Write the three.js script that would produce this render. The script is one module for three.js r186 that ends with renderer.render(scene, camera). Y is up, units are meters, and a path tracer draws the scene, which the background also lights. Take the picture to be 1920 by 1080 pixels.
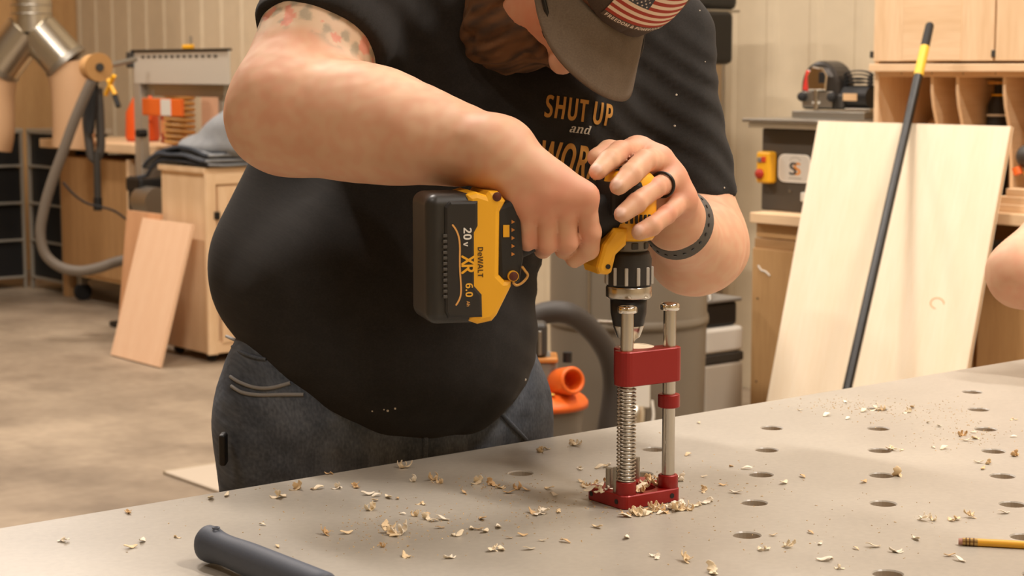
import * as THREE from 'three';
import { RoundedBoxGeometry } from 'three/addons/geometries/RoundedBoxGeometry.js';
import { mergeGeometries } from 'three/addons/utils/BufferGeometryUtils.js';
import { ImprovedNoise } from 'three/addons/math/ImprovedNoise.js';
import { RectAreaLightUniformsLib } from 'three/addons/lights/RectAreaLightUniformsLib.js';
RectAreaLightUniformsLib.init();

// ---------- camera, light, exposure ----------
const scene = new THREE.Scene();
scene.background = new THREE.Color(0.02, 0.02, 0.02);
const FPX = 3400, EYE = 1.32, PITCH = Math.atan(409 / FPX);
const camera = new THREE.PerspectiveCamera(2 * Math.atan(540 / FPX) * 180 / Math.PI, 16 / 9, 0.1, 60);
camera.position.set(0, EYE, 0);
camera.rotation.set(-PITCH, 0, 0);
camera.focus = 1.8;
camera.userData.fStop = 13;
const renderer = new THREE.WebGLRenderer({ antialias: true });
renderer.toneMapping = THREE.LinearToneMapping;
renderer.toneMappingExposure = 3.0;
renderer.shadowMap.enabled = true;
renderer.shadowMap.type = THREE.PCFSoftShadowMap;
// the shop's ceiling strip lights: [x, z, turn, strength]
const CEIL = 4.2;
const WARM = new THREE.Color(1.0, 0.905, 0.82);
const STRIPS = [
  [-1.2, -3.9, -0.885, 62], [2.0, -1.2, -0.885, 52], [-1.6, -0.9, -0.885, 10], [1.2, 1.0, -0.885, 12],
  [-3.6, -6.9, -0.885, 46], [0.4, -5.6, -0.885, 29], [-2.4, -8.6, -0.885, 44], [1.7, -3.3, -0.885, 44],
];

// ---------- helpers ----------
const V = (x, y, z) => new THREE.Vector3(x, y, z);
const sP = Math.sin(PITCH), cP = Math.cos(PITCH);
function ray(px, py) { const a = (px - 960) / FPX, b = (540 - py) / FPX; return V(a, b * cP - sP, -b * sP - cP); }
function W(px, py, Z) { const d = ray(px, py); return d.multiplyScalar(Z / -d.z).add(V(0, EYE, 0)); }       // pixel at distance Z
function WY(px, py, y) { const d = ray(px, py); return d.multiplyScalar((y - EYE) / d.y).add(V(0, EYE, 0)); } // pixel on a level plane
// shop frame: x runs along the wall, z out of the wall into the room
const PHI = -0.885;
const BX = V(Math.cos(PHI), 0, -Math.sin(PHI)), BZ = V(Math.sin(PHI), 0, Math.cos(PHI));
const W0 = V(1.28, 0, -6.4);
const shop = (b, y, d) => W0.clone().addScaledVector(BX, b).addScaledVector(BZ, d).setY(y);
function toShop(p) { const q = p.clone().sub(W0); return V(q.dot(BX), p.y, q.dot(BZ)); }
function onD(px, py, d) { const r = ray(px, py), n = r.dot(BZ), t = (d - V(0, EYE, 0).sub(W0).dot(BZ)) / n; return toShop(r.multiplyScalar(t).add(V(0, EYE, 0))); }
function onB(px, py, b) { const r = ray(px, py), n = r.dot(BX), t = (b - V(0, EYE, 0).sub(W0).dot(BX)) / n; return toShop(r.multiplyScalar(t).add(V(0, EYE, 0))); }
const onFloor = (px, py) => toShop(WY(px, py, 0));

let seed = 7;
function rnd(a = 0, b = 1) { seed = (seed * 1664525 + 1013904223) >>> 0; return a + (b - a) * seed / 4294967296; }
const PN = new ImprovedNoise();
const noise = (x, y, z) => PN.noise(x, y, z);
const lerp = (a, b, t) => a + (b - a) * t, clamp = (x, a, b) => Math.min(b, Math.max(a, x));
const sstep = (a, b, x) => { const t = clamp((x - a) / (b - a), 0, 1); return t * t * (3 - 2 * t); };

const used = new Map();
function numbered(name) { const n = used.get(name) || 0; used.set(name, n + 1); return n ? name + '_' + String(n).padStart(3, '0') : name; }
function tag(o, label, category, group) { o.userData.label = label; o.userData.category = category; if (group) o.userData.group = group; return o; }
function thing(name, label, category, p = V(0, 0, 0), turn = 0, group) {
  const o = new THREE.Group(); o.name = numbered(name); o.position.copy(p); o.rotation.y = turn; scene.add(o); tag(o, label, category, group); return o;
}
function mesh(name, geo, mat, parent) {
  const m = new THREE.Mesh(geo, mat); m.name = parent && parent !== scene ? name : numbered(name); m.castShadow = m.receiveShadow = true;
  (parent || scene).add(m); return m;
}
function solo(name, geo, mat, label, category, group) { return tag(mesh(name, geo, mat, scene), label, category, group); }
function struct(name, geo, mat) { const m = mesh(name, geo, mat, scene); m.userData.kind = 'structure'; m.userData.label = name.replace(/_/g, ' '); return m; }
function clean(g) {
  g = g.index ? g.toNonIndexed() : g;
  for (const k of Object.keys(g.attributes)) if (!['position', 'normal', 'uv'].includes(k)) g.deleteAttribute(k);
  if (!g.attributes.uv) g.setAttribute('uv', new THREE.BufferAttribute(new Float32Array(g.attributes.position.count * 2), 2));
  return g;
}
const merge = (...list) => mergeGeometries(list.flat().map(clean));
const at = (g, x, y, z, rx = 0, ry = 0, rz = 0) => { if (rx) g.rotateX(rx); if (ry) g.rotateY(ry); if (rz) g.rotateZ(rz); return g.translate(x, y, z); };
// uv in metres from the dominant direction of each face; grain runs along `grain`
function boxUV(g, grain = 'y', s = 1, off = 0) {
  g = clean(g); const p = g.attributes.position, n = g.attributes.normal, uv = g.attributes.uv;
  for (let i = 0; i < p.count; i++) {
    const P = { x: p.getX(i), y: p.getY(i), z: p.getZ(i) }, N = { x: Math.abs(n.getX(i)), y: Math.abs(n.getY(i)), z: Math.abs(n.getZ(i)) };
    const k = N.x > N.y && N.x > N.z ? 'x' : N.y > N.z ? 'y' : 'z';
    const rest = ['x', 'y', 'z'].filter((c) => c !== k);
    let v = rest.includes(grain) ? grain : rest[1], u = rest.find((c) => c !== v);
    uv.setXY(i, P[u] * s + off, P[v] * s + off * 0.37);
  }
  return g;
}
function rbox(w, h, d, r = 0.004, grain = 'y', off = 0) { return boxUV(new RoundedBoxGeometry(w, h, d, 1, Math.min(r, w / 2.01, h / 2.01, d / 2.01)), grain, 1, off); }
const cyl = (r1, r2, h, s = 24, open = false) => new THREE.CylinderGeometry(r1, r2, h, s, 1, open);
const lathe = (pts, s = 32) => new THREE.LatheGeometry(pts.map(([r, y]) => new THREE.Vector2(r, y)), s);
function tube(pts, r, rs = 8, closed = false, n) { const c = new THREE.CatmullRomCurve3(pts, closed); return new THREE.TubeGeometry(c, n || Math.max(8, pts.length * 6), r, rs, closed); }
function rod(a, b, r1, r2 = r1, s = 10) { const d = b.clone().sub(a), g = cyl(r2, r1, d.length(), s); g.applyQuaternion(new THREE.Quaternion().setFromUnitVectors(V(0, 1, 0), d.clone().normalize())); return g.translate((a.x + b.x) / 2, (a.y + b.y) / 2, (a.z + b.z) / 2); }
function poly(pts, depth, bevel = 0, holes = [], seg = 2) {
  const s = new THREE.Shape(pts.map(([x, y]) => new THREE.Vector2(x, y)));
  for (const h of holes) s.holes.push(h);
  const g = new THREE.ExtrudeGeometry(s, { depth: depth - 2 * bevel, bevelEnabled: bevel > 0, bevelThickness: bevel, bevelSize: bevel, bevelOffset: -bevel, bevelSegments: seg, curveSegments: 12 });
  return g.translate(0, 0, bevel - depth / 2);
}
// a sheet f(u,v) with thickness along its normal
function shell(f, nu, nv, th) {
  const P = [], N = [], e = 1e-3;
  for (let j = 0; j <= nv; j++) for (let i = 0; i <= nu; i++) {
    const u = i / nu, v = j / nv, p = f(u, v);
    const du = f(Math.min(1, u + e), v).sub(f(Math.max(0, u - e), v)), dv = f(u, Math.min(1, v + e)).sub(f(u, Math.max(0, v - e)));
    P.push(p); N.push(du.cross(dv).normalize());
  }
  const pos = [], uv = [], idx = [], w = nu + 1, half = (nu + 1) * (nv + 1);
  for (const s of [0.5, -0.5]) P.forEach((p, i) => { const q = p.clone().addScaledVector(N[i], th * s); pos.push(q.x, q.y, q.z); uv.push((i % w) / nu, Math.floor(i / w) / nv); });
  for (let j = 0; j < nv; j++) for (let i = 0; i < nu; i++) {
    const a = j * w + i, b = a + 1, c = a + w, d = c + 1;
    idx.push(a, b, d, a, d, c, a + half, d + half, b + half, a + half, c + half, d + half);
  }
  const rim = (a, b) => idx.push(a, a + half, b + half, a, b + half, b);
  for (let i = 0; i < nu; i++) { rim(i, i + 1); rim(nv * w + i + 1, nv * w + i); }
  for (let j = 0; j < nv; j++) { rim((j + 1) * w, j * w); rim(j * w + nu, (j + 1) * w + nu); }
  const g = new THREE.BufferGeometry();
  g.setAttribute('position', new THREE.Float32BufferAttribute(pos, 3)); g.setAttribute('uv', new THREE.Float32BufferAttribute(uv, 2)); g.setIndex(idx);
  g.computeVertexNormals(); return g;
}

// ---------- distance fields and their skins ----------
const smin = (a, b, k) => { const h = Math.max(k - Math.abs(a - b), 0) / k; return Math.min(a, b) - h * h * k * 0.25; };
const smax = (a, b, k) => -smin(-a, -b, k);
function capsule(a, b, ra, rb) {
  const bx = b.x - a.x, by = b.y - a.y, bz = b.z - a.z, L = bx * bx + by * by + bz * bz;
  return (x, y, z) => {
    const px = x - a.x, py = y - a.y, pz = z - a.z, t = clamp((px * bx + py * by + pz * bz) / L, 0, 1);
    return Math.hypot(px - bx * t, py - by * t, pz - bz * t) - (ra + (rb - ra) * t);
  };
}
function ellip(c, X, Y, Z, rx, ry, rz) {   // centre, unit axes, radii
  return (x, y, z) => {
    const dx = x - c.x, dy = y - c.y, dz = z - c.z;
    const a = (dx * X.x + dy * X.y + dz * X.z), b = (dx * Y.x + dy * Y.y + dz * Y.z), d = (dx * Z.x + dy * Z.y + dz * Z.z);
    const k0 = Math.hypot(a / rx, b / ry, d / rz), k1 = Math.hypot(a / rx / rx, b / ry / ry, d / rz / rz);
    return k1 < 1e-9 ? -Math.min(rx, ry, rz) : k0 * (k0 - 1) / k1;
  };
}
const blend = (k, ...fs) => (x, y, z) => { let d = fs[0](x, y, z); for (let i = 1; i < fs.length; i++) d = smin(d, fs[i](x, y, z), k); return d; };
function skinOf(sdf, lo, hi, cell, colour, uvs = 1) {
  const nx = Math.ceil((hi.x - lo.x) / cell) + 1, ny = Math.ceil((hi.y - lo.y) / cell) + 1, nz = Math.ceil((hi.z - lo.z) / cell) + 1;
  const f = new Float32Array(nx * ny * nz), id = (i, j, k) => (k * ny + j) * nx + i;
  for (let k = 0; k < nz; k++) for (let j = 0; j < ny; j++) for (let i = 0; i < nx; i++) f[id(i, j, k)] = sdf(lo.x + i * cell, lo.y + j * cell, lo.z + k * cell);
  const cellV = new Int32Array(nx * ny * nz).fill(-1), pos = [], idx = [];
  const C = [[0, 0, 0], [1, 0, 0], [0, 1, 0], [1, 1, 0], [0, 0, 1], [1, 0, 1], [0, 1, 1], [1, 1, 1]];
  const E = [[0, 1], [2, 3], [4, 5], [6, 7], [0, 2], [1, 3], [4, 6], [5, 7], [0, 4], [1, 5], [2, 6], [3, 7]], v = new Float32Array(8);
  for (let k = 0; k < nz - 1; k++) for (let j = 0; j < ny - 1; j++) for (let i = 0; i < nx - 1; i++) {
    let m = 0; for (let c = 0; c < 8; c++) { v[c] = f[id(i + C[c][0], j + C[c][1], k + C[c][2])]; if (v[c] < 0) m++; }
    if (m === 0 || m === 8) continue;
    let x = 0, y = 0, z = 0, n = 0;
    for (const [a, b] of E) if ((v[a] < 0) !== (v[b] < 0)) { const t = v[a] / (v[a] - v[b]); x += lerp(C[a][0], C[b][0], t); y += lerp(C[a][1], C[b][1], t); z += lerp(C[a][2], C[b][2], t); n++; }
    cellV[id(i, j, k)] = pos.length / 3; pos.push(lo.x + (i + x / n) * cell, lo.y + (j + y / n) * cell, lo.z + (k + z / n) * cell);
  }
  const quad = (a, b, c, d, flip) => { if (a < 0 || b < 0 || c < 0 || d < 0) return; if (flip) idx.push(a, c, b, a, d, c); else idx.push(a, b, c, a, c, d); };
  for (let k = 1; k < nz - 1; k++) for (let j = 1; j < ny - 1; j++) for (let i = 1; i < nx - 1; i++) {
    const s = f[id(i, j, k)] < 0;
    if (s !== f[id(i + 1, j, k)] < 0) quad(cellV[id(i, j - 1, k - 1)], cellV[id(i, j, k - 1)], cellV[id(i, j, k)], cellV[id(i, j - 1, k)], !s);
    if (s !== f[id(i, j + 1, k)] < 0) quad(cellV[id(i - 1, j, k - 1)], cellV[id(i - 1, j, k)], cellV[id(i, j, k)], cellV[id(i, j, k - 1)], !s);
    if (s !== f[id(i, j, k + 1)] < 0) quad(cellV[id(i - 1, j - 1, k)], cellV[id(i, j - 1, k)], cellV[id(i, j, k)], cellV[id(i - 1, j, k)], !s);
  }
  const n = pos.length / 3, nor = new Float32Array(n * 3), uv = new Float32Array(n * 2), col = colour ? new Float32Array(n * 3) : null, e = cell * 0.5;
  for (let i = 0; i < n; i++) {
    const x = pos[3 * i], y = pos[3 * i + 1], z = pos[3 * i + 2];
    let a = sdf(x + e, y, z) - sdf(x - e, y, z), b = sdf(x, y + e, z) - sdf(x, y - e, z), c = sdf(x, y, z + e) - sdf(x, y, z - e);
    const l = Math.hypot(a, b, c) || 1; a /= l; b /= l; c /= l; nor.set([a, b, c], 3 * i);
    uv.set([(x * 0.85 - z * 0.5) * uvs, (y + 0.15 * z) * uvs], 2 * i);
    if (col) col.set(colour(x, y, z, a, b, c), 3 * i);
  }
  const g = new THREE.BufferGeometry();
  g.setAttribute('position', new THREE.Float32BufferAttribute(pos, 3)); g.setAttribute('normal', new THREE.BufferAttribute(nor, 3)); g.setAttribute('uv', new THREE.BufferAttribute(uv, 2));
  if (col) g.setAttribute('color', new THREE.BufferAttribute(col, 3));
  g.setIndex(idx); return g;
}
function march(sdf, o, d, max = 3) { let t = 0; for (let i = 0; i < 200 && t < max; i++) { const s = sdf(o.x + d.x * t, o.y + d.y * t, o.z + d.z * t); if (s < 2e-4) break; t += s * 0.7; } return V(o.x + d.x * t, o.y + d.y * t, o.z + d.z * t); }
const hitPx = (sdf, px, py, Zs = 1.3) => march(sdf, W(px, py, Zs), ray(px, py).normalize());
function gradOf(sdf, p, e = 0.002) { return V(sdf(p.x + e, p.y, p.z) - sdf(p.x - e, p.y, p.z), sdf(p.x, p.y + e, p.z) - sdf(p.x, p.y - e, p.z), sdf(p.x, p.y, p.z + e) - sdf(p.x, p.y, p.z - e)).normalize(); }

// ---------- textures ----------
function fbm(x, y, s, oct = 4) { let a = 0, w = 0.5; for (let o = 0; o < oct; o++) { a += w * noise(x, y, s + o * 7.1); x *= 2.03; y *= 2.03; w *= 0.5; } return a; }
function dataTex(n, metres, fn, srgb = true) {
  const d = new Uint8Array(n * n * 4);
  for (let j = 0; j < n; j++) for (let i = 0; i < n; i++) { const c = fn(i / n, j / n); d.set([clamp(c[0], 0, 255), clamp(c[1], 0, 255), clamp(c[2], 0, 255), 255], (j * n + i) * 4); }
  const t = new THREE.DataTexture(d, n, n); t.wrapS = t.wrapT = THREE.MirroredRepeatWrapping; t.magFilter = THREE.LinearFilter; t.minFilter = THREE.LinearMipmapLinearFilter; t.generateMipmaps = true;
  t.repeat.set(1 / metres, 1 / metres); if (srgb) t.colorSpace = THREE.SRGBColorSpace; t.needsUpdate = true; return t;
}
const mix3 = (a, b, t) => [lerp(a[0], b[0], t), lerp(a[1], b[1], t), lerp(a[2], b[2], t)];
function wood(light, dark, s, { metres = 0.8, stretch = 9, contrast = 1, rough = 0.6, knots = 0 } = {}) {
  const kn = []; for (let i = 0; i < knots; i++) kn.push([rnd(0.15, 0.85), rnd(0.1, 0.9), rnd(0.012, 0.022)]);
  const map = dataTex(512, metres, (u, v) => {
    let du = 0, kd = 0;
    for (const [a, b, r] of kn) { const q = Math.hypot((u - a), (v - b) * 0.6); du += r * 1.2 * Math.exp(-q * q / (r * r * 9)) * Math.sign(u - a + 1e-6); kd = Math.max(kd, Math.exp(-q * q / (r * r * 0.5)) * 0.8, 0.75 * Math.exp(-(((q - r) / 0.004) ** 2))); }
    const w = fbm(u * 2 + du, v * 0.6, s), band = 0.5 + 0.5 * Math.sin((u + du) * 46 + w * 9), fine = fbm((u + du) * 90, v * stretch, s + 3, 2);
    const t = clamp(0.35 + (0.22 * (band - 0.5) + 0.5 * fine + 0.55 * w) * contrast + kd, 0, 1);
    return mix3(light, dark, t);
  });
  return new THREE.MeshStandardMaterial({ map, roughness: rough });
}
const std = (c, roughness = 0.5, metalness = 0, extra = {}) => new THREE.MeshStandardMaterial({ color: c, roughness, metalness, ...extra });
function canvasTex(w, h, draw) {
  const c = document.createElement('canvas'); c.width = w; c.height = h; const x = c.getContext('2d'); x.clearRect(0, 0, w, h); draw(x, w, h);
  const t = new THREE.CanvasTexture(c); t.colorSpace = THREE.SRGBColorSpace; return t;
}
const print = (t, rough = 0.6) => new THREE.MeshStandardMaterial({ map: t, roughness: rough, transparent: true });
const speckle = (base, amp, s, metres, f = 60, n = 256) => dataTex(n, metres, (u, v) => { const t = fbm(u * f, v * f, s, 3) * amp + fbm(u * 5, v * 5, s + 9, 3) * amp * 0.7; return [base[0] + t, base[1] + t, base[2] + t * 0.95]; });

const MAT = {
  maple: wood([236, 205, 166], [206, 166, 120], 1.3, { contrast: 0.8 }),
  birch: wood([252, 238, 214], [236, 210, 172], 4.1, { contrast: 0.5 }),
  cherry: wood([214, 164, 122], [184, 130, 88], 8.7, { contrast: 0.7 }),
  tanply: wood([204, 164, 112], [170, 128, 80], 12.2, { contrast: 0.7 }),
  oldply: wood([186, 146, 98], [150, 112, 70], 15.2, { contrast: 0.7 }),
  black: std(0x141312, 0.5), rubber: std(0x1d1c1b, 0.75), darkgrey: std(0x37342f, 0.55), grey: std(0x77726a, 0.55), white: std(0xd9d4c8, 0.5),
  yellow: std(0xf0b022, 0.42), red: new THREE.MeshPhysicalMaterial({ color: 0x930f0b, roughness: 0.38, metalness: 0.25, clearcoat: 0.25, clearcoatRoughness: 0.4 }),
  orange: std(0xe2661c, 0.5), steel: std(0xc9c4bb, 0.24, 1), dull: std(0xa7a298, 0.42, 1), chrome: std(0xe8e4dc, 0.1, 1), galv: std(0xc6c0b2, 0.28, 1), iron: std(0x2c2a27, 0.45, 0.6),
};
// ---------- the setting ----------
const concrete = dataTex(512, 3.2, (u, v) => {
  const a = fbm(u * 4, v * 4, 2.2, 5), b = fbm(u * 13, v * 13, 5.5, 4), c = fbm(u * 70, v * 70, 8.8, 2), t = a * 62 + b * 30 + c * 16;
  return [146 + t, 130 + t * 0.95, 110 + t * 0.85];
});
const wallPaint = std(0xd2c4aa, 0.5);
wallPaint.map = speckle([250, 248, 244], 8, 3.3, 1.5, 20);
const ROOM = { b0: -7.16, b1: 7.2, d0: -0.45, d1: 10 };
{
  const bl = ROOM.b1 - ROOM.b0, bm = (ROOM.b0 + ROOM.b1) / 2;
  const put = (m, p) => { m.position.copy(p); m.rotation.y = PHI; return m; };
  put(struct('floor', boxUV(new THREE.BoxGeometry(bl + 0.4, 0.2, ROOM.d1 - ROOM.d0 + 0.4), 'z'), new THREE.MeshStandardMaterial({ map: concrete, roughness: 0.55 })), shop(bm, -0.1, (ROOM.d0 + ROOM.d1) / 2));
  put(struct('ceiling', new THREE.BoxGeometry(bl + 0.4, 0.2, ROOM.d1 - ROOM.d0 + 0.4), std(0xcfc6b4, 0.8)), shop(bm, CEIL + 0.1, (ROOM.d0 + ROOM.d1) / 2));
  // ribbed steel sheet wall: ribs 0.23 m apart, two low stiffeners between
  const rib = [], pitch = 0.23;
  for (let x = 0; x < bl - 0.01; x += pitch) {
    for (const [dx, h] of [[0, 0], [0.02, 0.010], [0.055, 0.010], [0.075, 0]]) rib.push([x + dx, h]);
  }
  rib.push([bl, 0], [bl, -0.15], [0, -0.15]);
  const wg = poly(rib, CEIL).rotateX(-Math.PI / 2).translate(-bl / 2, CEIL / 2, 0).scale(1, 1, -1);
  const ix = wg.index; if (!ix) { const p = wg.attributes.position.array, n = wg.attributes.normal.array; for (let i = 0; i < p.length; i += 9) for (let k = 0; k < 3; k++) { [p[i + k], p[i + 3 + k]] = [p[i + 3 + k], p[i + k]];[n[i + k], n[i + 3 + k]] = [n[i + 3 + k], n[i + k]]; } wg.computeVertexNormals(); }
  put(struct('wall_back', boxUV(wg, 'y'), wallPaint), shop(bm, 0, ROOM.d0));
  const plain = std(0xcdbb98, 0.6);
  put(struct('wall_left', boxUV(new THREE.BoxGeometry(0.15, CEIL, ROOM.d1 - ROOM.d0), 'y'), MAT.tanply), shop(ROOM.b0 - 0.075, CEIL / 2, (ROOM.d0 + ROOM.d1) / 2));
  put(struct('wall_right', new THREE.BoxGeometry(0.15, CEIL, ROOM.d1 - ROOM.d0), plain), shop(ROOM.b1 + 0.075, CEIL / 2, (ROOM.d0 + ROOM.d1) / 2));
  put(struct('wall_front', new THREE.BoxGeometry(bl + 0.3, CEIL, 0.15), plain), shop(bm, CEIL / 2, ROOM.d1 + 0.075));
}
STRIPS.forEach(([x, z, turn, I], i) => {
  const where = ['over the assembly table, left of the man', 'over the right end of the table', 'left of the table front', 'behind the photographer', 'above the long hose bench', 'above the maple cabinet aisle', 'above the dust duct corner', 'above the hutch bench'][i];
  const t = thing('strip_light', 'white LED strip light on the ceiling ' + where, 'light', V(x, CEIL, z), turn, 'ceiling strip lights');
  mesh('housing', at(rbox(1.24, 0.06, 0.2, 0.01), 0, -0.032, 0), MAT.white, t);
  mesh('diffuser', at(rbox(1.2, 0.03, 0.17, 0.012), 0, -0.075, 0), new THREE.MeshStandardMaterial({ color: 0xffffff, emissive: WARM, emissiveIntensity: 3 }), t);
  const l = new THREE.RectAreaLight(WARM, I, 1.2, 0.17); l.position.set(0, -0.1, 0); l.rotation.x = -Math.PI / 2; t.add(l);
});

// ---------- the assembly table ----------
const TOP = 0.9;
const tA = WY(0, 990, TOP), tB = WY(1920, 673, TOP);                  // the far edge
const eA = tB.clone().sub(tA).normalize(), eB = V(-eA.z, 0, eA.x);    // along the edge, and from it towards the camera
const tO = tA.clone().addScaledVector(eA, -0.55);
const TL = tB.clone().sub(tO).length() + 0.16, TD = 1.25;
const onTop = (px, py) => WY(px, py, TOP);
{
  const t = thing('assembly_table', 'large grey laminate work table with rows of round dog holes', 'table', tO.clone().setY(0), 0);
  t.rotation.y = Math.atan2(-eA.z, eA.x);
  const loc = (p) => { const q = p.clone().sub(tO); return [q.dot(eA), q.dot(eB)]; };
  // dog-hole lattice read from the photograph: origin and two steps
  const h0 = loc(onTop(1414, 942.5)), hr = loc(onTop(1656, 944)), hc = loc(onTop(1447, 802.5));
  const r = [hr[0] - h0[0], hr[1] - h0[1]], c = [(hc[0] - h0[0]) / 3, (hc[1] - h0[1]) / 3];
  const holes = [], spots = [];
  for (let i = -14; i <= 14; i++) for (let j = -14; j <= 14; j++) {
    const x = h0[0] + i * r[0] + j * c[0], y = h0[1] + i * r[1] + j * c[1];
    if (x < 0.06 || x > TL - 0.06 || y < 0.05 || y > TD - 0.06) continue;
    if (i < -2 || (i <= -1 && j < 1)) continue;                        // the near left of the top is undrilled
    if (i === 0 && j < -1) continue;
    if (i === 1 && j === -1) continue;
    const p = new THREE.Path(); p.absellipse(x, y, 0.0125, 0.0125, 0, Math.PI * 2, true); holes.push(p); spots.push([x, y]);
  }
  const g = poly([[0, 0], [TL, 0], [TL, TD], [0, TD]], 0.012, 0.0012, holes, 1);
  g.rotateX(Math.PI / 2).translate(0, TOP - 0.006, 0);
  const lam = new THREE.MeshPhysicalMaterial({ color: 0xffffff, roughness: 0.36, map: dataTex(512, 0.9, (u, v) => { const t = fbm(u * 6, v * 6, 1.1, 4) * 14 + fbm(u * 160, v * 160, 4.2, 2) * 10; return [168 + t, 161 + t, 149 + t * 0.9]; }) });
  mesh('tabletop', boxUV(g, 'z'), lam, t);
  mesh('subtop', at(rbox(TL - 0.12, 0.04, TD - 0.12, 0.004, 'x'), TL / 2, TOP - 0.0322, TD / 2), MAT.tanply, t).userData.label = 'plywood layer under the drilled top';
  for (const z of [0.08, TD - 0.08]) mesh('apron', at(rbox(TL - 0.2, 0.1, 0.03, 0.003, 'x'), TL / 2, TOP - 0.1025, z), MAT.maple, t);
  for (const x of [0.12, TL - 0.12]) for (const z of [0.14, TD - 0.14]) mesh('leg', at(rbox(0.08, TOP - 0.053, 0.08, 0.004), x, (TOP - 0.053) / 2, z), MAT.maple, t);
  mesh('lower_shelf', at(rbox(TL - 0.3, 0.02, TD - 0.3, 0.003, 'x'), TL / 2, 0.25, TD / 2), MAT.tanply, t);
}

// ---------- drill guide ----------
const gF = onTop(1170, 958), gL = onTop(1077, 938), gR = onTop(1279, 939);
{
  const ex = gR.clone().sub(gF), ez0 = gL.clone().sub(gF), w = ex.length(); ex.normalize();
  const ez = V(ex.z, 0, -ex.x), dpt = Math.abs(ez0.dot(ez));           // back from the front corner
  const t = thing('drill_guide', 'red two-post drill guide with a spring on one steel post', 'drill guide', gF.clone().setY(TOP), Math.atan2(-ex.z, ex.x));
  // local: x along the front right side, -z to the back left
  const H = 0.0135, sgn = -1;
  const sh = new THREE.Path(); sh.absellipse(w * 0.5, dpt * 0.5, 0.021, 0.021, 0, Math.PI * 2, true);
  const rr = (W_, D_, r) => { const p = []; for (const [cx, cy, a0] of [[r, r, Math.PI], [W_ - r, r, 1.5 * Math.PI], [W_ - r, D_ - r, 0], [r, D_ - r, 0.5 * Math.PI]]) for (let k = 0; k <= 5; k++) { const a = a0 + k * Math.PI / 10; p.push([cx + r * Math.cos(a), cy + r * Math.sin(a)]); } return p; };
  const base = poly(rr(w, dpt, 0.008), H, 0.001, [sh], 1).rotateX(-Math.PI / 2).translate(0, H / 2, 0);
  mesh('base_plate', base, MAT.red, t);
  const p1 = V(0.0105, 0, sgn * 0.0105), p2 = V(w - 0.0095, 0, sgn * 0.0105), PH = 0.193;
  const postTop = [0.1925, 0.1915];
  for (const [i, p] of [p1, p2].entries()) {
    mesh('bushing', at(lathe([[0.0066, 0], [0.0098, 0], [0.0098, 0.0115], [0.0088, 0.0125], [0.0066, 0.0125]]), p.x, H, p.z), MAT.red, t);
    mesh('post', at(cyl(0.0063, 0.0063, postTop[i] - 0.004, 24), p.x, (postTop[i] - 0.004) / 2 + 0.004, p.z), MAT.steel, t);
    mesh('cap_screw', at(lathe([[0, -0.003], [0.0085, -0.003], [0.0095, -0.002], [0.0095, 0.002], [0.0085, 0.0035], [0.005, 0.0045], [0, 0.0045]]), p.x, postTop[i], p.z), MAT.chrome, t);
  }
  const helix = []; const yTop = 0.119, y0 = H + 0.0125, y1 = 0.119, turns = 26;
  for (let i = 0; i <= turns * 12; i++) { const a = i / 12 * Math.PI * 2; helix.push(V(p1.x + 0.0088 * Math.cos(a), lerp(y0, y1, i / (turns * 12)), p1.z + 0.0088 * Math.sin(a))); }
  mesh('spring', tube(helix, 0.00085, 5, false, turns * 12), MAT.steel, t);
  mesh('stop_collar', at(lathe([[0.0064, -0.0065], [0.0102, -0.0065], [0.0108, -0.0055], [0.0108, 0.0055], [0.0102, 0.0065], [0.0064, 0.0065]]), p2.x, 0.0995, p2.z), MAT.red, t);
  // carriage: a thick block joining both posts, running back to the bit bushing
  const cw = w + 0.001, cd = 0.0225, ch = 0.0335, cy = 0.1195;
  mesh('carriage', poly(rr(cw, cd, 0.009), ch, 0.0008, [], 1).rotateX(-Math.PI / 2).translate(-0.0005, cy + ch / 2, 0.0005), MAT.red, t);
  mesh('bit_boss', at(lathe([[0.006, -0.0165], [0.0195, -0.0165], [0.0205, -0.0155], [0.0205, 0.0145], [0.0195, 0.0155], [0.006, 0.0155]], 32), w * 0.5, cy + ch / 2, -dpt * 0.5), MAT.red, t);
  mesh('dust_layer', at(lathe([[0, 0.003], [0.01, 0.0025], [0.017, 0.0006], [0.018, 0]], 20), w * 0.52, cy + ch - 0.0008, -dpt * 0.46), MAT.birch, t).userData.label = 'wood dust lying on the carriage';
  for (const [x, z, h] of [[w * 0.16, -dpt * 0.62, 0.02], [w * 0.84, -dpt * 0.93, 0.021], [0.008, -dpt * 0.36, 0.024]]) mesh('pin', at(cyl(0.0035, 0.0035, h, 14), x, H + h / 2, z), MAT.dull, t);
  for (const [x, z, s] of [[0.0, -0.012, 0], [0.0, -dpt + 0.01, 0], [w - 0.013, 0, 1]]) mesh('set_screw', at(cyl(0.0026, 0.0026, 0.0008, 12), x, H * 0.5, z, s ? Math.PI / 2 : 0, 0, s ? 0 : Math.PI / 2), MAT.black, t);
}

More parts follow.
